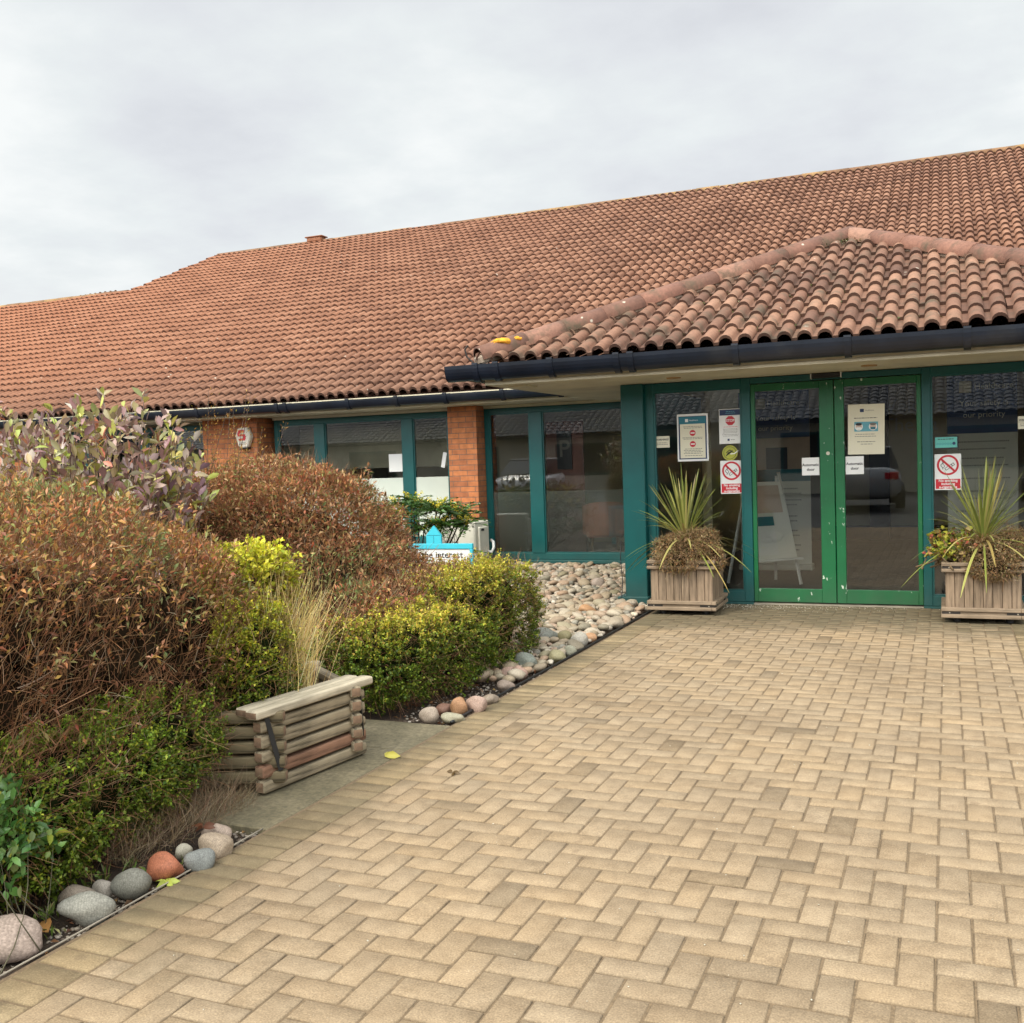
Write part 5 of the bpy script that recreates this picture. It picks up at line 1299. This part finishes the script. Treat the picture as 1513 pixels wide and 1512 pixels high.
# papers and blinds in the window with the white film
o, w_, h_ = notice('paper_notice', 'blank white paper stuck inside the window with white lower film', 'notice', -7.60, -7.37, 1.36, 1.62, 'white', y=13.2295)
o, w_, h_ = notice('window_sign', 'white slip stuck in the right hand pane beside the brick pier', 'notice', -6.72, -6.66, 1.40, 1.62, 'white', y=13.2295, tilt=R(12))
mb = MB(); mb.box(-9.5, -.02, -.30, -6.6, .02, .38); o = mb.build('window_blind', M['film'].copy() if False else simple('beige_blind', (.34, .31, .22), .8, .15, 3)); o.location = (-.0, 13.75, 1.72); tag(o, 'beige blind hanging behind the top of the filmed window', 'blind')
# ------------------------------------------------------------------ things on and by the wall
t = empty('alarm_box', (-9.92, 12.925, 1.955), 0, 'white hexagonal alarm box with a red emblem on the brick pier', 'alarm')
mb = MB(); hw = .145; hh = .15; hexp = [(-hw, 0, .02), (-hw*.62, 0, hh), (hw*.62, 0, hh), (hw, 0, .02), (hw*.55, 0, -hh), (-hw*.55, 0, -hh)]
mb.prism(hexp, (0, -.085, 0)); bmesh.ops.bevel(mb.bm, geom=mb.bm.edges[:], offset=.012, segments=2, affect='EDGES'); mb.build('casing', M['bellwhite'], t)
mb = MB(); mb.box(-.085, -.085, -.176, .085, 0, -.152, bevel=.008); mb.build('lens_strip', M['ink'], t)
mb = MB()
for (x0, z0, x1, z1) in ((-.085, .075, .04, .115), (-.095, .035, -.04, .08), (-.085, .02, .05, .05), (.005, -.025, .055, .025), (-.075, -.045, .045, -.015)): mb.box(x0, -.0885-.001*len(mb.bm.verts)/80, z0, x1, -.086, z1)
e = mb.build('emblem', M['red'], t)
lines(t, -.08, .05, (-.085, -.105), M['greyink'], .012, -.0865, 31)
t = empty('air_conditioner', (-6.14, 12.52, 0), R(-14), 'cream outdoor air conditioning unit beside the brick pier', 'appliance')
mb = MB(); mb.box(-.42, -.16, .12, .40, .16, .68, bevel=.018); cs = mb.build('casing', M['acwhite'], t)
mb = MB(); n = 36
for rr in (.07, .115, .16, .205):
    mb.tube([(-.10+rr*math.cos(2*math.pi*k/n), -.172, .40+rr*math.sin(2*math.pi*k/n)) for k in range(n+1)], .004, 5)
for k in range(12): a = 2*math.pi*k/12; mb.obox((-.10, -.172, .40), (-.10+.21*math.cos(a), -.172, .40+.21*math.sin(a)), .005, .005)
mb.build('fan_grille', M['greyink'], t)
mb = MB(); mb.box(.401, -.10, .20, .435, .08, .60, bevel=.012); cv = mb.build('valve_cover', M['acwhite'], t)
mb = MB(); mb.box(.436, -.06, .545, .440, .0, .575); mb.build('grip', M['ink'], cv)
mb = MB(); mb.tube([(.42, .09, .26), (.47, .11, .25), (.49, .13, .31), (.46, .16, .38), (.38, .22, .40)], .020, 10); mb.build('pipe', M['white'], t, True)
for sx_ in (-.3, .28):
    mb = MB(); mb.box(sx_-.04, -.17, 0, sx_+.04, .17, .1195); mb.build('foot', M['strap'], t)
t = empty('estate_sign', (-4.98, 9.55, -.03), R(4), 'turquoise framed white sign with a little house top reading the interest', 'sign')
wd = .40
for sx_ in (-.34, .34):
    mb = MB(); mb.box(sx_-.03, .026, 0, sx_+.03, .07, .62); mb.build('post', M['turq'], t)
mb = MB(); mb.box(-wd, 0, .18, wd, .02, .60); bd = mb.build('board', M['white'], t)
for (x0, z0, x1, z1) in ((-wd-.035, .60, wd+.035, .655), (-wd-.035, .125, wd+.035, .179)):
    mb = MB(); mb.box(x0, -.015, z0, x1, .025, z1, bevel=.004); mb.build('frame', M['turq'], t)
for sx_ in (-1, 1):
    mb = MB(); mb.box(sx_*(wd+.001), -.014, .18, sx_*(wd+.036), .025, .599, bevel=.004); mb.build('frame', M['turq'], t)
mb = MB(); mb.prism([(-.085, -.01, .656), (.085, -.01, .656), (.085, -.01, .745), (0, -.01, .845), (-.085, -.01, .745)], (0, .03, 0)); hs = mb.build('house_top', M['turq'], t)
mb = MB(); mb.box(-.078, -.0115, .742, .078, -.0102, .746); mb.box(-.002, -.0115, .66, .002, -.0102, .741); mb.build('drawn_line', M['tealink'], hs)
txt(bd, 'the interest', .085, .535, .100, M['ink'], -.002, bold=.001)
lines(bd, -.30, .34, (.40, .30), M['greyink'], .05, -.002, 33)
# thin cable running down the column
mb = MB(); mb.tube([(-3.06, 9.955, .62), (-3.07, 9.95, .45), (-3.05, 9.94, .2), (-3.055, 9.91, .06), (-3.08, 9.88, .03), (-3.02, 9.80, .01)], .005, 6); tag(mb.build('cable', M['ink'], None, True), 'thin black cable hanging against the teal entrance column', 'cable')

# ------------------------------------------------------------------ fallen leaves and small weeds
def fallen(name, x, y, z, size, col, label, cat='leaf', n=1, rz=0):
    r = np.random.default_rng(int(abs(x*991+y*77))); P = np.zeros((n, 3)); az = np.linspace(0, 1.7*math.pi if n > 2 else 1.2, n)+rz
    D = np.stack([np.cos(az), np.sin(az), np.full(n, .28)], 1); a = leaves(P, D, np.full(n, size), np.full(n, size*.5), np.tile(col, (n, 1)), 3, .18, .25, True)
    o = np_mesh(name, *a, mat=M['leaf'], smooth=True, loc=(x, y, z)); return tag(o, label, cat)
fallen('weed', -2.605, 2.82, .0, .05, (.46, .52, .10), 'small pale lime weed growing by the orange red stone', 'weed', 5, .6)
fallen('fallen_leaf', -2.63, 4.42, .006, .085, (.52, .46, .08), 'yellow fallen leaf on the slab beside the log planter', 'leaf', 2, .3)
fallen('fallen_leaf', -2.72, 3.16, .07, .055, (.13, .05, .025), 'dark red brown leaf lying on the pale stones by the slab', 'leaf', 4, 1.2)
fallen('fallen_leaf', -2.70, 2.38, .0, .10, (.38, .19, .06), 'orange brown leaf between the two nearest stones', 'leaf', 2, 2.6)
fallen('fallen_leaf', -2.18, 4.28, .004, .045, (.12, .075, .03), 'small brown curled leaf on the paving near the log planter', 'leaf', 3, 0)
r_ = np.random.default_rng(44); n_ = 420
P = np.stack([r_.uniform(-3.1, -2.62, n_), r_.uniform(1.7, 7.0, n_), r_.uniform(-.03, .0, n_)], 1); keep = (P[:, 1] < 3.35) | (P[:, 1] > 5.15); P = P[keep]; n_ = len(P)
D = r_.normal(0, 1, P.shape); D[:, 2] = np.abs(D[:, 2])*.25; Ln = r_.uniform(.015, .05, n_)
a = leaves(P, D, Ln, Ln*.45, pal([(.16, .075, .035), (.24, .12, .05), (.09, .05, .03), (.30, .18, .09)], n_, r_), 45, .3, .2)
tag(np_mesh('leaf_litter', *a, mat=M['dry']), 'brown leaf litter over the soil of the planted bed', 'leaf litter', kind='stuff')
def weeds(n_, seed):
    r = np.random.default_rng(seed); P = np.stack([r.uniform(-2.9, -2.66, n_), r.uniform(2.0, 3.0, n_), np.full(n_, -.02)], 1); c = P[r.integers(0, 22, n_)] + r.normal(0, .02, (n_, 3))*[1, 1, 0]
    return leaves(c, r.normal(0, .35, c.shape)+[0, 0, 1], r.uniform(.03, .075, n_), .009, pal([(.20, .26, .06), (.12, .18, .03), (.34, .33, .14)], n_, r), seed, .2, .2)
tag(np_mesh('weed_sprouts', *weeds(240, 46), mat=M['leaf']), 'thin green weed sprouts between the stones at the bed edge', 'weeds', kind='stuff')
# moss and weeds growing on the porch hip and tiles
r_ = np.random.default_rng(51); n_ = 900; pts = []
for k in range(n_):
    if k < 350: c = np.array([AP[0]+r_.normal(-.05, .14), AP[1]-.10-abs(r_.normal(0, .12)), 0]); 
    else:
        row = r_.integers(1, 6); c = np.array([rng.choice(np.linspace(-2.2, .9, 20)), PY+.325*math.cos(PA)*row-.02+r_.normal(0, .012), 0]) + r_.normal(0, .015, 3)*[1, 1, 0]
    if abs(c[0]-CX) > HW-(c[1]-PY)-.15 and k >= 350: continue
    hgt = PZ+(c[1]-PY)*math.tan(PA); c[2] = hgt + (.07 if k < 350 else .022); pts.append(c)
pts = np.array(pts); n_ = len(pts)
cm = pal([(.12, .13, .05), (.17, .15, .07), (.08, .09, .04), (.30, .27, .17)], n_, r_)
a = leaves(pts, r_.normal(0, .6, pts.shape)+[0, -.2, .5], r_.uniform(.015, .045, n_), .016, cm, 52, .3, .2)
o = np_mesh('moss', *a, mat=M['moss'], parent=B, loc=Binv); o['kind'] = 'stuff'

# ------------------------------------------------------------------ behind the viewpoint, seen reflected in the glass
def car(x, y, rz, paint, label):
    t = empty('parked_car', (x, y, 0), rz, label, 'car', 'cars parked behind the viewpoint, seen reflected in the glass')
    pm = simple('car_paint_'+paint[0], paint[1], .25, .05, 2, .3, spec=.6)
    st = [(-2.05, .62, .42, .95), (-1.95, .80, .30, 1.02), (-1.2, .86, .22, 1.0), (0, .88, .20, .98), (1.1, .87, .22, .95), (1.7, .82, .28, .86), (2.02, .70, .36, .68)]
    V = []; F = []; K = 12
    for (x_, hw_, zb, zt) in st:
        for k in range(K):
            a = 2*math.pi*k/K + math.pi/K; cx_, cz_ = math.cos(a), math.sin(a)
            V.append((x_, hw_*np.sign(cx_)*abs(cx_)**.45, (zb+zt)/2+(zt-zb)/2*np.sign(cz_)*abs(cz_)**.5))
    for i in range(len(st)-1):
        for k in range(K): F.append((i*K+k, i*K+(k+1) % K, (i+1)*K+(k+1) % K, (i+1)*K+k))
    bm = bmesh.new(); vs = [bm.verts.new(v) for v in V]
    for f in F: bm.faces.new([vs[i] for i in f])
    bm.faces.new(vs[:K][::-1]); bm.faces.new(vs[-K:]); bmesh.ops.recalc_face_normals(bm, faces=bm.faces)
    me = bpy.data.meshes.new('body'); bm.to_mesh(me); bm.free(); me.polygons.foreach_set('use_smooth', np.ones(len(me.polygons), dtype=bool)); bd_ = link('body', me, pm, t)
    mb = MB(); lo = [(-1.95, -.76, .98), (.95, -.78, .98), (.95, .78, .98), (-1.95, .76, .98)]; hi = [(-1.55, -.60, 1.46), (.15, -.62, 1.46), (.15, .62, 1.46), (-1.55, .60, 1.46)]
    a = [mb.bm.verts.new(v) for v in lo]; b = [mb.bm.verts.new(v) for v in hi]
    for k in range(4): mb.bm.faces.new((a[k], a[(k+1) % 4], b[(k+1) % 4], b[k]))
    mb.build('window', simple('car_glass', (.02, .025, .03), .08), t)
    mb = MB(); mb.box(-1.58, -.62, 1.44, .18, .62, 1.50, bevel=.02); mb.build('roof', pm, t)
    for sx_ in (-1.3, 1.28):
        for sy_ in (-.80, .80):
            mb = MB(); mb.cyl((sx_, sy_-.1, .32), (sx_, sy_+.1, .32), .32, .32, 24); w0 = mb.build('wheel', M['ink'], t)
            mb = MB(); mb.cyl((sx_, sy_-.104, .32), (sx_, sy_+.104, .32), .2, .2, 18); mb.build('rim', M['edging'], w0)
    for sy_ in (-1, 1):
        mb = MB(); mb.box(-2.06, sy_*.42, .72, -1.98, sy_*.74, .90, bevel=.02); mb.build('tail_light', M['red'], t)
        mb = MB(); mb.box(1.93, sy_*.40, .56, 2.02, sy_*.66, .68, bevel=.02); mb.build('headlight', M['white'], t)
    return t
car(-2.0, -7.2, R(-96), ('silver', (.45, .46, .48)), 'silver hatchback reflected in the right door leaf')
car(-13.5, -6.8, R(84), ('white', (.7, .7, .7)), 'white car reflected in the wide window')
car(-9.2, -7.4, R(-92), ('blue', (.03, .06, .16)), 'dark blue car reflected in the wide window')
car(2.6, -7.0, R(88), ('grey', (.10, .10, .11)), 'dark grey car reflected in the right side light')
O2 = empty('brick_building', (-4, -17, 0), 0, 'low brick building with a tiled roof facing the clinic, reflected in its glass', 'building')
oi = Vector((4, 17, 0))
V, F, C = tile_field(-70, 22, 7.2, (0, -16.2, 2.5), (1, 0, 0), (0, -math.cos(A), math.sin(A)), (0, math.sin(A), math.cos(A)), .32, .30)
o = np_mesh('roof', V, F[:, ::-1], C, M['slate'], O2, loc=oi); shade_tiles(o)
mb = MB(); mb.poly([(-70, -16.25, 2.45), (22, -16.25, 2.45), (22, -22.9, 5.5), (-70, -22.9, 5.5)]); mb.box(-70, -23.1, -.1, 22, -22.9, 5.5); mb.build('roof_boarding', M['slate'], O2, loc=oi)
mb = MB(); mb.box(-70, -16.9, -.1, 22, -16.7, 2.5); wl = mb.build('wall', M['cream'], O2, loc=oi)
for k in range(9):
    x = -27+5.4*k; mb = MB(); mb.box(x, -16.695, .7, x+2.6, -16.66, 2.1); fr_ = mb.build('window', M['teal'], O2, loc=oi)
    mb = MB(); mb.box(x+.1, -16.655, .8, x+1.25, -16.65, 2.0); mb.box(x+1.35, -16.655, .8, x+2.5, -16.65, 2.0); mb.build('pane', M['ink'], fr_)
mb = MB(); mb.box(-70, -16.16, 2.38, 22, -16.05, 2.5); mb.build('gutter', M['navy'], O2, loc=oi)
